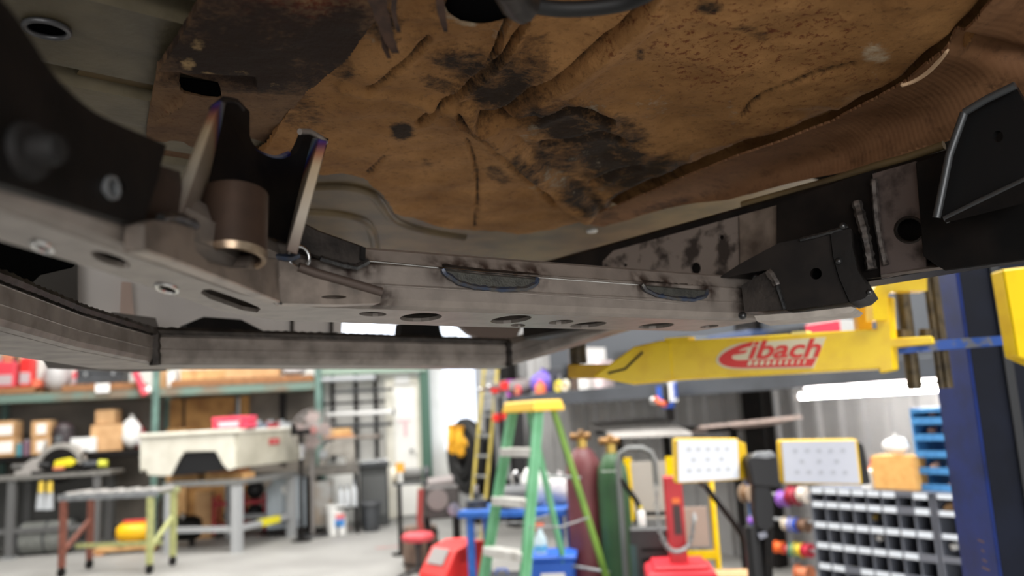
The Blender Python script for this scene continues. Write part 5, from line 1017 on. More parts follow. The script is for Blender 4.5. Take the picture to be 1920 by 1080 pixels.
# ================================================================ right side: wall shelf, bins, work lights, cylinders
C0 = 4.72
def rwz(px, py, c): return RW(px, py, c)
a, e = RW(1100, 752, 5.0), RW(1500, 732, 5.0); z0 = (a.z + e.z) / 2; h_ = 27 / 1500 * 6.2
A0, A1 = RW(930, 760, 5.0), RW(1850, 715, 5.0); A0.z = A1.z = 0; LW = (A1 - A0).length
ws = T('overhead_shelf', 'long dark grey overhead shelf along the corrugated right wall', 'shelf', A0, RZR)
B().bb(0, LW, 0, .06, z0, z0 + .14).build('front_beam', M('beam_slate', (72, 76, 82), (60, 63, 68), rough=.5, scale=3), ws, bevel=.005)
B().bb(0, LW, .06, .9, z0 + .09, z0 + .13).build('deck', M('deck_slate', (62, 60, 60), rough=.7), ws)
for px in (955, 1420, 1850):
    q = RW(px, 780, 5.78); x = (q - A0).dot(DR); B().bb(x - .12, x + .12, .72, .86, 0, 2.6).build('upright', black, ws, bevel=.008)
B().bb(0, LW, .82, .86, z0 + .13, 2.75).build('back_sheet', M('slate_sheet', (78, 82, 88), rough=.6), ws)
ZS = z0 + .13
def onsh(px, y=.3): p = onp(px, 715, NR, 5.0 + y); return V((p.x, p.y, ZS))
SK = lambda px, y=.3: onsh(px, y).y / 1500
sack('bright purple folded bag on the overhead shelf', onsh(1020, .35), .34, .3, .3, M('purple_cloth', (112, 92, 190), rough=.7), name='cloth_bag', seed=9)
sack('grey cloth heap on the overhead shelf left of purple bag', onsh(975, .3), .34, .3, .24, M('cloth_grey', (120, 112, 112), rough=.9), name='cloth_heap', cat='cloth', seed=5)
carton('small magenta box on top of the shelf near the corner', onsh(958, .55), .1, .1, .24, RZR, M('magenta', (196, 70, 206)), tape=False)
bottle('orange bottle lying upright on the shelf before purple bag', onsh(1013, .1), .06, .16, M('orange_p', (232, 112, 60)), M('orange_p'))
for px, m, lab in ((1047, M('ball_yellow', (222, 206, 40)), 'small yellow tape roll on the shelf edge'), (1060, M('roll_cream', (222, 216, 196)), 'small cream tape roll on the shelf edge'), (970, M('roll_red', (196, 56, 72)), 'small red tape roll on the shelf edge near bar clamps')):
    t = T('tape_roll', lab, 'tape roll', onsh(px, .06), RZR); B().tube([(.05 * math.cos(a_), 0, .065 + .05 * math.sin(a_)) for a_ in (2 * math.pi * k / 18 for k in range(18))], .018, 8, closed=True).build('tape', m, t); B().cyl((0, -.012, .065), (0, .012, .065), .035).build('core', card, t)
case('low black tool case on the shelf, just right of purple bag', onsh(1062, .5), .3, .3, .3, RZR, dkgrey)
pt = T('brown_tube', 'upright brown tube standing on the shelf behind yellow arm', 'tube', onsh(1080, .35)); B().cyl((0, 0, 0), (0, 0, .6), .055).build('tube', M('tube_brown', (92, 76, 66), rough=.6), pt); B().cyl((0, 0, .6), (0, 0, .62), .06).build('cap', black, pt)
for i, (px, w, h, m, lab) in enumerate(((1112, .14, .46, white, 'tall white carton on the overhead shelf beside brown tube'), (1142, .12, .3, M('whitepink', (234, 214, 216)), 'short pinkish white carton on the overhead shelf'), (1200, .45, .36, dkgrey, 'dark grey storage case on overhead shelf, next to pinkish carton'), (1290, .5, .40, grey, 'grey storage case on the overhead shelf above yellow arm'), (1400, .5, .38, M('blue_case', (60, 76, 110)), 'dull blue storage case on overhead shelf'), (1578, .3, .36, white, 'white carton with a red lid on the overhead shelf'), (1500, .34, .34, blackp, 'black storage case on overhead shelf left of red lidded carton'))):
    if 'carton' in lab: carton(lab, onsh(px, .4), w, .3, h, RZR, m, tape=False, lab=None if i != 5 else (.0, 1.0, .74, .97, M('lid_red', (206, 44, 70))))
    else: case(lab, onsh(px, .45), w, .35, h, RZR, m)
# tube light below the shelf
q0, q1 = RW(1502, 743, 5.15), RW(1785, 727, 5.15)
tl = T('tube_light', 'glowing white tube light hung below the overhead shelf', 'lamp', q0)
em = M('lamp_white', (255, 250, 244), rough=.4, emit=95)
dq = (q1 - q0).normalized()
B().tube([q0, q1], .021, 14).build('tube', em, tl, world=True); B().cyl(q0 - dq * .05, q0, .026).cyl(q1, q1 + dq * .05, .026).build('end_cap', white, tl, world=True)
B().hexa([q0 + NR * .05 + V((0, 0, .05)), q1 + NR * .05 + V((0, 0, .05)), q1 + NR * .1 + V((0, 0, .05)), q0 + NR * .1 + V((0, 0, .05)), q0 + NR * .05 + V((0, 0, .1)), q1 + NR * .05 + V((0, 0, .1)), q1 + NR * .1 + V((0, 0, .1)), q0 + NR * .1 + V((0, 0, .1))]).build('fixture', white, tl, world=True)
for k in (.15, .85): p = q0.lerp(q1, k); B().cyl(p + NR * .07, V((p.x, p.y, z0 + .1)) + NR * .07, .005, n=6).build('hanger', galv, tl, world=True)
# bins
def bins(name, label, pL, Lx, D, Z, nc, nr, m, lip, labm=None, skip=0, base=0, seed=0):
    rr = random.Random(seed); t = T(name, label, 'bin cabinet', pL, RZR); th = .012
    for x in (0, Lx - th): B().bb(x, x + th, 0, D, 0, Z).build('side_panel', m, t)
    B().bb(th, Lx - th, D - .008, D, 0, Z).build('back_panel', m, t)
    hz = (Z - base) / nr; cw = (Lx - 2 * th) / nc; d0 = l0 = b0 = None
    for r in range(nr + 1):
        z = base + r * hz; o = B().bb(th, Lx - th, .002, D - .008, 0, .006); o = o.build('shelf', m, t) if b0 is None else dpart(b0)
        b0 = b0 or o; o.location.z = min(z, Z - .006)
        if r < nr:
            p = B().bb(th, Lx - th, 0, .006, 0, lip).build('front_lip', m, t) if l0 is None else dpart(l0); l0 = l0 or p; p.location.z = z
        else: B().bb(0, Lx, 0, .01, Z - lip * .7, Z).build('top_lip', m, t)
    for c in range(1, nc):
        o = B().bb(-.004, .004, .003, D - .008, 0, Z).build('divider', m, t) if d0 is None else dpart(d0); d0 = d0 or o; o.location.x = th + c * cw
    if labm:
        g0 = None
        for r in range(nr + 1):
            for c in range(nc):
                if rr.random() < skip or (c > nc * .7 and rr.random() < skip * 2): continue
                o = B().bb(-cw * .42, cw * .42, -.003, 0, 0, lip * .75).build('label_strip', labm, t) if g0 is None else dpart(g0)
                g0 = g0 or o; o.location = (th + (c + .5) * cw, 0, min(base + r * hz + lip * .12, Z - lip * .85))
    return t
pL, pR = RW(1516, 912, C0), RW(1744, 926, C0); ZC = (pL.z + pR.z) / 2; pL.z = pR.z = 0; LB = (pR - pL).length
binm = M('bin_grey', (106, 110, 120), (92, 96, 106), rough=.45, scale=3); labw = M('label_bluewhite', (214, 222, 232), rough=.5)
bins('parts_bin', 'wide grey steel bin cabinet with eight columns of small bins', pL, LB, .3, ZC, 8, 6, binm, .045, labw, .12, base=.02, seed=3)
pM = pL + DR * (LB + .015); bins('parts_bin', 'grey steel bin cabinet with larger bins beside the blue column', pM, .42, .3, ZC, 2, 6, binm, .035, labw, .15, base=.04, seed=5)
pB = RW(1722, 900, C0 + .1); pB.z = ZC + .002; bins('parts_bin', 'bright blue bin rack standing on the grey bin cabinets', pB, .40, .18, 150 / 1500 * 5.0, 2, 5, M('bin_blue', (74, 140, 196), (62, 122, 178), rough=.4), .04, base=.0, seed=8)
# parts in the bins
for i, (px, py, m, lab) in enumerate(((1640, 970, M('brass', (206, 176, 96), rough=.3, metal=.7), 'brass fitting in a bin of the wide grey cabinet'), (1650, 1008, white, 'white plastic part in a bin of the wide grey cabinet'), (1778, 952, card, 'tan part in top bin of the larger grey cabinet'), (1790, 1025, white, 'crumpled white bag in a bin beside blue column'), (1748, 775, M('part_brown', (120, 92, 84)), 'brown part in the top left blue bin'), (1782, 775, M('part_brown2', (130, 100, 92)), 'brown part in the top right blue bin'), (1748, 808, M('part_brown'), 'brown part in the second row of blue bins, left'), (1777, 806, M('part_cream', (240, 220, 196)), 'cream part in the second row of blue bins, right'), (1752, 874, M('part_pink', (206, 166, 146)), 'pinkish part in fourth row of blue bins, left'), (1785, 872, M('part_white', (206, 206, 196)), 'pale bag in fourth row of blue bins, right'), (1785, 912, M('part_tan', (206, 168, 140)), 'tan part in the bottom row of blue bins'))):
    c = C0 + .06 if py > 915 else C0 + .15
    t = T('loose_part', lab, 'part', RW(px, py, c)); b = B(); b.ball((0, 0, 0), (.028, .028, .02), 8, 6)
    for k, p in enumerate(b.v): b.v[k] = p * (1 + .35 * noise.noise(p * 40 + V((i, 0, 0))))
    b.build('body', m, t); B().cyl((-.01, 0, .01), (.03, 0, .022), .008, n=8).build('stub', m, t)
# on top of the bins
ct_ = RW(1690, 915, C0 + .12)
carton('open orange tan carton on the grey bin cabinet', V((ct_.x, ct_.y, ZC)), .29, .14, .21, RZR, M('carton_orange', (226, 176, 104), (214, 160, 90), rough=.7), tape=False)
sack('crumpled white plastic bag on top of orange tan carton', V((ct_.x, ct_.y, ZC + .216)), .16, .12, .12, white, seed=11)
c2 = RW(1633, 915, C0 + .1); t = T('plastic_tub', 'white plastic tub left of the orange tan carton', 'tub', V((c2.x, c2.y, ZC))); B().lathe([(0, 0), (.05, 0), (.056, .1), (0, .1)], n=18).build('body', white, t); B().lathe([(0, .1), (.06, .1), (.06, .118), (0, .12)], n=18).build('lid', M('lid_white', (246, 246, 242)), t)
c3 = RW(1640, 900, C0 + .22); bottle('orange bottle behind the white plastic tub', V((c3.x, c3.y, ZC)), .035, .18, M('orange_p'), red)
# twin work light
YW = 4.15
wl_ = T('work_light', 'twin headed yellow framed work light on black stand', 'work light', G(1440, YW))
B().cyl(V((0, 0, 0)) + G(1440, YW), PA(1436, 900, YW), .03).build('pole', black, wl_, world=True); B().cyl(G(1440, YW) + V((0, 0, .35)), G(1440, YW) + V((0, 0, .8)), .04).build('lower_pole', blackp, wl_, world=True)
for k in range(3):
    a_ = 2.1 * k + .5; g = G(1440, YW); l = B().tube([g + V((0, 0, .5)), g + V((.35 * math.cos(a_), .35 * math.sin(a_), .02))], .016, 8).build('leg', black, wl_, world=True)
hb_ = PA(1428, 945, YW - .02); B().prism([PA(x, y, YW - .05) for x, y in ((1414, 912), (1440, 908), (1450, 930), (1452, 985), (1436, 998), (1420, 990), (1414, 960))], V((0, .07, 0))).build('battery_pack', blackp, wl_, world=True, bevel=.006)
B().prism([PA(x, y, YW - .06) for x, y in ((1402, 862), (1412, 852), (1452, 850), (1460, 862), (1464, 915), (1412, 912))], V((0, .12, 0))).build('mount_head', M('head_black', (34, 34, 36), rough=.5), wl_, world=True, bevel=.008)
B().prism([PA(x, y, YW - .065) for x, y in ((1408, 858), (1418, 848), (1448, 846), (1456, 856), (1440, 860))], V((0, .03, 0))).build('top_knob', galv, wl_, world=True, bevel=.003)
B().prism([PA(x, y, YW - .055) for x, y in ((1420, 1000), (1436, 996), (1440, 1006), (1426, 1012))], V((0, .02, 0))).build('clip', chrome, wl_, world=True)
ledw = M('led_cover', (240, 244, 252), rough=.25, emit=.12); chip = M('led_chip', (206, 210, 214), rough=.5, emit=.08); wly = M('work_light_yellow', (240, 196, 40), rough=.45)
def head(corn, Y, y1, side, bright):
    q = [PA(x, y, Y if k in (0, 3) else y1) for k, (x, y) in enumerate(corn)]   # tl tr br bl
    cen = sum(q, V()) / 4; n = (q[1] - q[0]).cross(q[3] - q[0]).normalized(); n = n if n.y > 0 else -n
    h = B().hexa([q[3], q[2], q[2] + n * .07, q[3] + n * .07, q[0], q[1], q[1] + n * .07, q[0] + n * .07]).build('lamp_housing', wly, wl_, world=True, bevel=.012, seg=2)
    f2 = [cen + (p - cen) * .93 for p in q]
    B().prism([p - n * .004 for p in f2], n * .01).build('led_cover', ledw if bright else M('led_cover_dim', (206, 210, 222), rough=.3), h, world=True)  # greyer cover on the other head: weaker light put into the colour
    for r, c in enumerate((5, 3, 5)):
        for k in range(c):
            u = (k + .5 + (0 if c == 5 else .15)) / c if c == 5 else (k + .75) / 3.6; v = (r + .9) / 3.9
            p = f2[0].lerp(f2[1], .1 + .8 * u if c == 5 else .08 + .84 * u).lerp(f2[3].lerp(f2[2], .1 + .8 * u if c == 5 else .08 + .84 * u), v)
            ux = (f2[1] - f2[0]).normalized() * .011; uz = (f2[3] - f2[0]).normalized() * .009
            B().prism([p - n * .0055 - ux - uz, p - n * .0055 + ux - uz, p - n * .0055 + ux + uz, p - n * .0055 - ux + uz], n * .002).build('led_chip', chip if bright else M('led_chip_dim', (186, 190, 200), rough=.5), h, world=True)
    s_ = q[1] if side > 0 else q[0]; t_ = q[2] if side > 0 else q[3]
    B().hexa([t_ + n * .02, t_ + n * .02 + (s_ - t_) * 0 + V((.06 * side, .03, 0)), t_ + n * .07 + V((.06 * side, .03, 0)), t_ + n * .07, s_ + n * .02 - V((0, 0, .01)), s_ + n * .02 + V((.045 * side, .03, -.03)), s_ + n * .07 + V((.045 * side, .03, -.03)), s_ + n * .07 - V((0, 0, .01))]).build('side_cap', wly if bright else blackp, h, world=True, bevel=.004)
head([(1266, 822), (1386, 822), (1390, 900), (1268, 907)], YW, YW + .02, 1, True); head([(1460, 825), (1608, 823), (1618, 910), (1466, 907)], YW, YW - .05, 1, False)
# gas cylinders
def gas(label, px, Y, z1, r, m, tilt=0):
    t = T('gas_cylinder', label, 'gas cylinder', G(px, Y), 0); b = B().lathe([(0, 0), (r * .96, 0), (r, .03), (r, z1 - .2), (r * .9, z1 - .1), (r * .55, z1 - .02), (r * .32, z1), (0, z1)], n=22); b.build('body', m, t)
    B().cyl((0, 0, z1), (0, 0, z1 + .06), .035).build('neck', M('brass'), t); B().cyl((-.08, 0, z1 + .08), (.06, 0, z1 + .08), .028).ball((0, 0, z1 + .1), .03).build('valve', M('brass_dark', (140, 104, 60), (90, 66, 40), rough=.4, metal=.6), t); return t
gas('tall maroon gas cylinder behind the ladder rear rails', 1112, 5.9, 1.16, .13, M('cyl_maroon', (110, 56, 60), (92, 46, 50), rough=.5, scale=4))
g2 = gas('tall green gas cylinder with brass valve right of maroon one', 1168, 5.75, 1.12, .11, M('cyl_green', (54, 92, 56), (44, 76, 48), rough=.5, scale=4))
patch(B(), .1, .085, 1.0, 1.03, -2.6, -1.2).build('label', white, g2)
# tube cart and black welder
tc2 = T('tube_cart', 'grey tubular handcart right of the green gas cylinder', 'cart', G(1212, 5.55), -.3)
B().tube([(-.11, 0, .05), (-.11, 0, 1.05), (-.09, 0, 1.12), (-.03, 0, 1.15), (.06, 0, 1.15), (.12, 0, 1.12), (.14, 0, 1.05), (.14, 0, .9)], .02, 8).build('frame_tube', M('cart_grey', (120, 122, 122), rough=.45, metal=.3), tc2); B().tube([(-.1, 0, .95), (0, 0, .8), (.06, 0, .62), (.08, 0, .5)], .018, 8).build('brace_tube', black, tc2)
B().bb(-.14, .16, -.05, .2, .05, .08).build('platform', black, tc2)
for x in (-.15, .17): B().cyl((x - .02, .1, .07), (x + .02, .1, .07), .07, n=18).build('wheel', rubber, tc2)
wb2 = T('engine_driven_welder', 'black slotted machine box between tube cart and red post', 'machine', G(1250, 5.2), -.2)
B().bb(-.17, .15, -.18, .22, .05, .7).build('case', M('case_black', (44, 46, 48), (36, 38, 40), rough=.45), wb2, bevel=.015)
for i in range(7): B().bb(-.1, .1, -.186, -.18, .2 + i * .06, .22 + i * .06).build('vent_slot', black, wb2)
B().tube([(-.13, 0, .7), (-.13, 0, .76), (.11, 0, .76), (.11, 0, .7)], .014, 8).build('handle', black, wb2); B().cyl((.08, -.18, .6), (.08, -.22, .6), .03).build('knob', galv, wb2); B().bb(-.168, -.13, -.185, -.18, .1, .6).build('side_strip', M('strip_teal', (50, 84, 84)), wb2)
for x in (-.13, .11): B().bb(x - .03, x + .03, -.15, .2, 0, .05).build('foot', rubber, wb2)
bottle('small white bottle with yellow cap on black machine box', ROOT[wb2.name] @ V((-.09, -.1, .7)), .025, .12, white, M('cap_yel'))
yf = T('yellow_frame', 'yellow steel hoop frame standing behind the red post', 'frame', G(1312, 5.5), -.2)
B().tube([(-.09, 0, .0), (-.09, 0, .95), (-.06, 0, .98), (.12, 0, .98), (.15, 0, .95), (.15, 0, 0)], .02, 8).build('hoop', yellow, yf); B().bb(-.1, .16, -.02, .02, .42, .47).build('crossbar', yellow, yf); B().bb(-.05, .11, -.015, .015, .5, .75).build('panel', M('frame_panel', (180, 160, 148)), yf)
yf2 = T('yellow_frame', 'pale panel with yellow edge posts behind tube cart', 'frame', G(1236, 6.2), -.4)
for x in (-.16, .16): B().bb(x - .025, x + .025, -.02, .02, 0, 1.05).build('post', yellow, yf2)
B().bb(-.135, .135, -.012, .012, .1, 1.02).build('panel', M('panel_pale', (186, 180, 172)), yf2)
# red post machine with chain
rm = T('tire_machine', 'red steel machine base with upright red post and hanging chain', 'machine', G(1288, 4.75), -.1)
mr_ = M('post_red', (200, 30, 44), (176, 24, 36), rough=.4, scale=5)
B().bb(-.19, .19, -.2, .2, 0, .52).build('base_cabinet', M('base_red', (222, 44, 60), rough=.42), rm, bevel=.03, seg=2); B().bb(-.15, .15, -.16, .16, .52, .545).build('base_cover', M('base_red'), rm, bevel=.008)
B().bb(-.05, .05, -.05, .05, .5, 1.02).build('post', mr_, rm, bevel=.006); B().bb(-.09, .11, -.1, -.07, .44, .47).build('pedal_bar', M('brown_steel'), rm)
B().bb(-.012, .03, -.055, -.05, .7, .86).build('post_label', M('dark_label', (70, 50, 52)), rm); B().bb(-.014, .03, -.056, -.05, .87, .9).build('warning_label', M('orange_label', (236, 120, 60)), rm)
link = None
cp = cr([(-.1, -.1, .98), (-.1, -.11, .75), (-.06, -.12, .64), (.0, -.12, .62), (.06, -.11, .66), (.09, -.1, .76), (.1, -.08, .8)], 5)
for i in range(0, len(cp) - 1):
    p, q = V(cp[i]), V(cp[i + 1]); d = (q - p).normalized(); n = V((0, 1, 0)) if i % 2 else d.cross(V((0, 1, 0)))
    if link is None: link = B().tube([((.011 if abs(math.cos(a_)) > .3 else .011) * math.cos(a_), 0, .022 * math.sin(a_)) for a_ in (2 * math.pi * k / 10 for k in range(10))], .0045, 5, closed=True).build('chain_link', galv, rm); o = link
    else: o = dpart(link)
    o.location = (p + q) / 2; o.rotation_euler = (d.to_track_quat('Z', 'Y') @ V((0, 0, 1)).rotation_difference(V((0, 0, 1)))).to_euler(); o.rotation_euler.rotate_axis('Z', (i % 2) * 1.57)
bm_ = T('boom_arm', 'slim black boom leaning diagonally behind the work light', 'boom', PA(1385, 995, 5.0) * 1); bm_.location.z = 0
ROOT[bm_.name] = Matrix.Translation(bm_.location)
B().tube([PA(1318, 905, 5.0), PA(1385, 992, 5.0), bm_.location + V((.25, 0, 0))], .018, 8).build('arm', black, bm_, world=True); B().ball(PA(1318, 905, 5.0), .03).build('tip', dkgrey, bm_, world=True)
# spool rack with coloured spools
sr = T('spool_rack', 'blue steel rack with rods carrying coloured wire spools', 'rack', rw0(1398, 5.0), RZR)
SL = .84
for x in (0, SL): B().bb(x - .03, x + .03, -.03, .03, 0, 1.0).build('upright', M('rack_blue', (40, 92, 150), rough=.45), sr)
for z in (.55, .73, .95, .35): B().cyl((0, -.04, z), (SL, -.04, z), .012, n=8).build('rod', galv, sr)
def sp2(x, z, r, w, m, lab):
    t = T('wire_spool', lab, 'spool', ROOT[sr.name] @ V((x, -.04, z)), RZR); B().cyl((-w / 2, 0, 0), (w / 2, 0, 0), r * .75, n=16).build('wire', m, t)
    for s in (-1, 1): B().cyl((s * w / 2 - .004, 0, 0), (s * w / 2 + .004, 0, 0), r, n=18).build('flange', M('spool_flange', (150, 130, 110)) if r > .07 else m, t)
for px, py, r, w, cl, lab in ((1404, 925, .075, .08, (120, 90, 60), 'brown wire spool on the top rod, near blue upright'), (1413, 976, .03, .06, (150, 96, 206), 'small purple wire spool on the rack'), (1470, 935, .06, .06, (150, 100, 190), 'violet wire spool on the top rod behind work light'), (1490, 930, .07, .07, (150, 40, 60), 'dark red wire spool on the top rod'), (1508, 928, .06, .05, (206, 196, 186), 'cream wire spool at the right end of the top rod'), (1480, 982, .05, .08, (206, 196, 180), 'cream wire spool on the middle rod'), (1490, 984, .055, .05, (50, 96, 214), 'bright blue wire spool on the middle rod'), (1508, 985, .05, .06, (120, 90, 70), 'brown wire spool on the middle rod'), (1414, 1018, .035, .06, (50, 100, 206), 'blue wire spool on the lower rod'), (1430, 1020, .035, .06, (40, 140, 120), 'green wire spool on the lower rod'), (1462, 1026, .045, .06, (236, 110, 40), 'orange wire spool on the lower rod'), (1478, 1030, .035, .05, (190, 60, 60), 'red wire spool on the lower rod'), (1490, 1031, .05, .05, (60, 150, 140), 'teal wire spool on the lower rod'), (1500, 1031, .055, .06, (226, 200, 50), 'yellow wire spool on the lower rod'), (1514, 1032, .05, .05, (206, 44, 70), 'crimson wire spool at the right end of lower rod'), (1508, 1075, .06, .1, (216, 130, 90), 'tan orange wire spool on the bottom rod')):
    q = RW(px, py, 4.96); x = (q - rw0(1398, 5.0)).dot(DR); z = .95 if py < 950 else .73 if py < 1000 else .55 if py < 1050 else .35; sp2(x, q.z, r, w, M('spool_%d_%d_%d' % cl, cl, rough=.5), lab)
q = rw0(1396, 4.7); carton('brown cardboard carton on the floor behind work light stand', G(1395, 4.75), .36, .3, .46, -.2, card)
# metal sheets on a stand
sg = T('sheet_stand', 'black two post stand holding metal sheets by the right wall', 'stand', rw0(1240, 5.45), RZR)
zsh = RW(1210, 803, 5.3).z
for x in (-.65, .05, .9): B().bb(x - .025, x + .025, -.025, .025, 0, zsh - .02).build('post', black, sg)
for y in (-.2, .2): B().bb(-.75, 1.05, y - .02, y + .02, zsh - .03, zsh - .005).build('bar', black, sg)
for x in (-.65, .05, .9): B().bb(x - .02, x + .02, -.3, .3, zsh - .045, zsh - .03).build('foot_bar', black, sg)
def tilted(label, q, mat):   # four world points, near-left, near-right, far-right, far-left
    t = T('metal_sheet', label, 'sheet', sum(q, V()) / 4, RZR); n = (q[1] - q[0]).cross(q[3] - q[0]).normalized() * .008
    B().hexa(list(q) + [p + n for p in q]).build('plate', mat, t, world=True)
    B().hexa([q[0] - V((0, 0, .02)), q[1] - V((0, 0, .02)), q[1] - V((0, 0, .02)) + NR * .006, q[0] - V((0, 0, .02)) + NR * .006, q[0], q[1], q[1] + NR * .006, q[0] + NR * .006]).build('folded_edge', mat, t, world=True)
tilted('pale bare metal sheet tilted on the left of the black stand', [RW(1148, 817, 5.05), RW(1296, 812, 5.05), RW(1240, 784, 5.7), RW(1102, 795, 5.7)], M('sheet_pale', (226, 222, 218), (206, 202, 198), rough=.45))
tilted('brownish bare metal sheet tilted up on the right of the black stand', [RW(1312, 800, 5.05), RW(1502, 780, 5.05), RW(1462, 796, 5.5), RW(1290, 814, 5.5)], M('sheet_brown', (190, 170, 162), (160, 146, 140), rough=.5))
# hanging clamp tool
hp = RW(1252, 745, 4.9); ht = T('hanging_tool', 'blue hanging tool with an orange handle below the shelf edge', 'tool', hp, RZR)
B().tube([(-.1, 0, .1), (-.1, 0, 0), (-.05, 0, -.08), (.04, 0, -.08), (.09, 0, 0), (.09, 0, .12)], .022, 8).build('frame', M('tool_blue', (50, 92, 190), rough=.4), ht); B().tube([(-.12, -.03, .0), (-.08, -.03, -.04), (0, -.03, -.06)], .025, 8).build('handle', M('handle_orange', (214, 92, 50)), ht); B().bb(.04, .1, -.02, .02, -.04, .13).build('jaw', white, ht); B().bb(-.02, .05, -.015, .015, -.2, .1).build('dark_bar', black, ht); B().ball((-.16, -.02, -.02), .035).build('knob', chrome, ht)
# blue table and what stands on it
bt_ = T('blue_table', 'blue steel table behind the green step ladder', 'table', G(985, 6.3), -.25)
bb_ = M('table_blue', (46, 104, 190), (38, 88, 166), rough=.45); ZT = .73
B().bb(-.42, .4, -.25, .25, ZT - .05, ZT).build('top', bb_, bt_, bevel=.006)
for x in (-.34, .34):
    for y in (-.2, .2): B().cyl((x, y, 0), (x, y, ZT - .05), .03).build('leg', bb_, bt_)
B().bb(-.34, .34, -.02, .02, .2, .24).build('stretcher', bb_, bt_)
def ont(x, y): return ROOT[bt_.name] @ V((x, y, ZT))
for i, (x, y, r, m, lab) in enumerate(((-.33, -.05, .09, dkgrey, 'dark pulley wheel lying left on the blue table'), (-.15, .1, .1, M('pulley_grey', (110, 112, 114), rough=.4, metal=.4), 'grey pulley wheel on the blue table behind ladder step'))):
    t = T('pulley_wheel', lab, 'pulley', ont(x, y), .3); B().lathe([(0, 0), (r, 0), (r * .9, .03), (r, .06), (r * .3, .07), (r * .3, .12), (0, .12)], n=20).build('wheel', m, t); B().cyl((0, 0, .1), (0, 0, .17), .02).build('axle', chrome, t)
ch = T('chain_hoist', 'dark chain hoist block with silver hook on blue table', 'hoist', ont(-.02, -.12), .2); B().cyl((-.1, 0, .09), (.1, 0, .09), .085, n=18).build('body', M('hoist_dark', (70, 72, 76), rough=.4), ch); B().tube([(0, 0, .17), (0, 0, .24), (.03, 0, .27), (.05, 0, .23)], .012, 8).build('hook', chrome, ch); B().bb(-.12, -.1, -.06, .06, .03, .15).build('side_cover', M('hoist_orange', (214, 80, 40)), ch)
sack('crumpled white plastic bag on blue table seen through the ladder', ont(.12, .05), .24, .2, .34, white, seed=13); sack('smaller white plastic bag on the blue table near maroon cylinder', ont(.3, .1), .2, .18, .24, M('bag_white'), seed=15)
tt = T('storage_tote', 'bright blue plastic tote on the floor under the ladder', 'tote', G(1045, 5.75), -.1)
B().hexa([V(p) for p in ((-.13, -.14, 0), (.13, -.14, 0), (.13, .14, 0), (-.13, .14, 0), (-.15, -.16, .44), (.15, -.16, .44), (.15, .16, .44), (-.15, .16, .44))]).build('body', M('tote_blue', (36, 96, 200), rough=.4), tt, bevel=.012); B().bb(-.165, .165, -.175, .175, .44, .47).build('lid', M('tote_blue'), tt, bevel=.008); B().bb(-.08, .08, -.166, -.155, .3, .36).build('label', white, tt)
sb = T('spray_bottle', 'clear spray bottle with an orange trigger on the blue tote', 'bottle', ROOT[tt.name] @ V((-.08, -.05, .47))); B().lathe([(0, 0), (.042, 0), (.044, .02), (.042, .1), (.02, .14), (.016, .17), (0, .17)], n=16).build('body', M('bottle_pale', (206, 226, 234), rough=.3), sb); B().prism([(-.05, -.012, .2), (.03, -.012, .2), (.03, -.012, .17), (-.02, -.012, .17), (-.05, -.012, .14), (-.055, -.012, .15)], (0, .024, 0)).build('trigger', M('trigger_orange', (230, 96, 44)), sb); B().lathe([(.04, .0), (.0445, 0), (.0445, .04), (.04, .04)], (0, 0, .02), 16).build('blue_liquid', M('liquid_blue', (110, 190, 226)), sb)
cs_ = case('dark grey tool case with blue latches under the blue table', G(945, 6.0), .3, .2, .3, -.2, dkgrey, hm=M('tote_blue'))
for s in (-.1, .08): B().bb(s, s + .06, -.115, -.1, .06, .12).build('blue_mark', M('latch_blue', (60, 116, 214)), cs_)
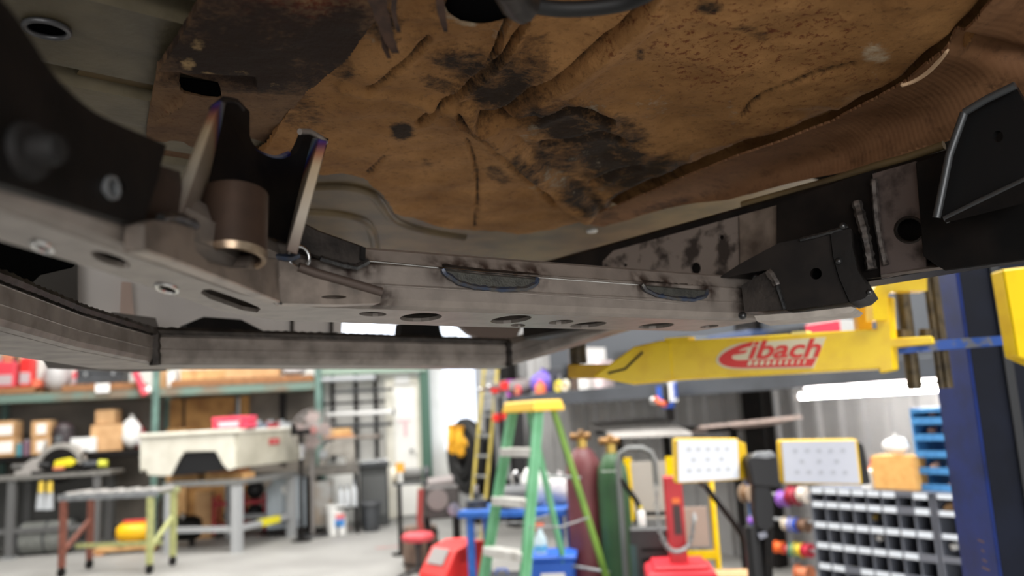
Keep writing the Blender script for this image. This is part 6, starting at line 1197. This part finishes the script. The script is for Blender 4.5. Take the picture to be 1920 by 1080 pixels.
# dark mechanical clutter between the door and the red cutter box
mx = T('engine_stand', 'dark engine on a stand behind the red cutter box', 'engine', G(832, 7.9), .2)
B().bb(-.16, .16, -.16, .16, .5, .8).build('block', M('engine_dark', (70, 66, 64), (50, 48, 47), rough=.5), mx, bevel=.02); B().cyl((-.05, -.18, .68), (-.05, -.15, .68), .1).build('pulley', M('engine_grey', (120, 112, 110), rough=.4), mx); B().cyl((.1, -.19, .58), (.1, -.15, .58), .06).build('small_pulley', chrome, mx); B().cyl((-.12, 0, .8), (.12, 0, .82), .07).build('air_cleaner', M('engine_grey'), mx)
for x in (-.14, .14):
    for y in (-.12, .14): B().bb(x - .02, x + .02, y - .02, y + .02, .0, .5).build('leg', black, mx)
B().tube([(-.2, -.12, .78), (-.22, -.12, .5), (-.2, -.12, .3)], .03, 8).build('red_hose', M('hose_red', (150, 60, 56)), mx)
for i, (px, Y, r, h, lab) in enumerate(((822, 7.5, .06, .3, 'shiny metal canister before the engine stand, left'), (845, 7.4, .05, .26, 'shiny metal canister before the engine stand, right'))):
    t = T('metal_canister', lab, 'canister', G(px, Y), 0, 'canisters before the engine stand'); B().lathe([(0, 0), (r, 0), (r, h * .8), (r * .5, h * .9), (r * .5, h), (0, h)], n=16).build('body', chrome, t); B().cyl((0, 0, h), (0, 0, h + .04), r * .4).build('cap', M('cap_dark', (80, 60, 54)), t)
# tall dark curtain and wood post near the leaning ladder
wc = T('welding_curtain', 'dark hanging curtain behind the hose reel and bar clamps', 'curtain', rw0(905, 5.75), RZR); b = B(); k = 24; pr_ = [(.05 + .95 * i / k, .03 * math.sin(i * 1.9)) for i in range(k + 1)]
b.add([V((x, y, .3)) for x, y in pr_] + [V((x, y, 1.5)) for x, y in pr_], [(i, i + 1, i + k + 2, i + k + 1) for i in range(k)], True); b.build('cloth', M('curtain_black', (40, 40, 42), rough=.8), wc); B().cyl((0, 0, 1.52), (1.05, 0, 1.52), .015).build('rod', galv, wc)
for i in range(6): B().tube([(.1 + i * .17 + .02 * math.cos(a_), .0, 1.51 + .022 * math.sin(a_)) for a_ in (2 * math.pi * q_ / 8 for q_ in range(8))], .004, 5, closed=True).build('ring', galv, wc)
cc = T('cable_coil', 'dark coiled cable lying on the floor before the maroon cylinder', 'cable', G(1090, 5.35), .2)
B().tube([((.14 + .02 * math.sin(k * .9)) * math.cos(k * .5), (.14 + .02 * math.sin(k * .9)) * math.sin(k * .5), .015 + k * .0022) for k in range(70)], .012, 6).build('coil', rubber, cc); B().cyl((.14, 0, .17), (.2, .03, .2), .018).build('plug', M('plug_grey', (120, 118, 116)), cc)
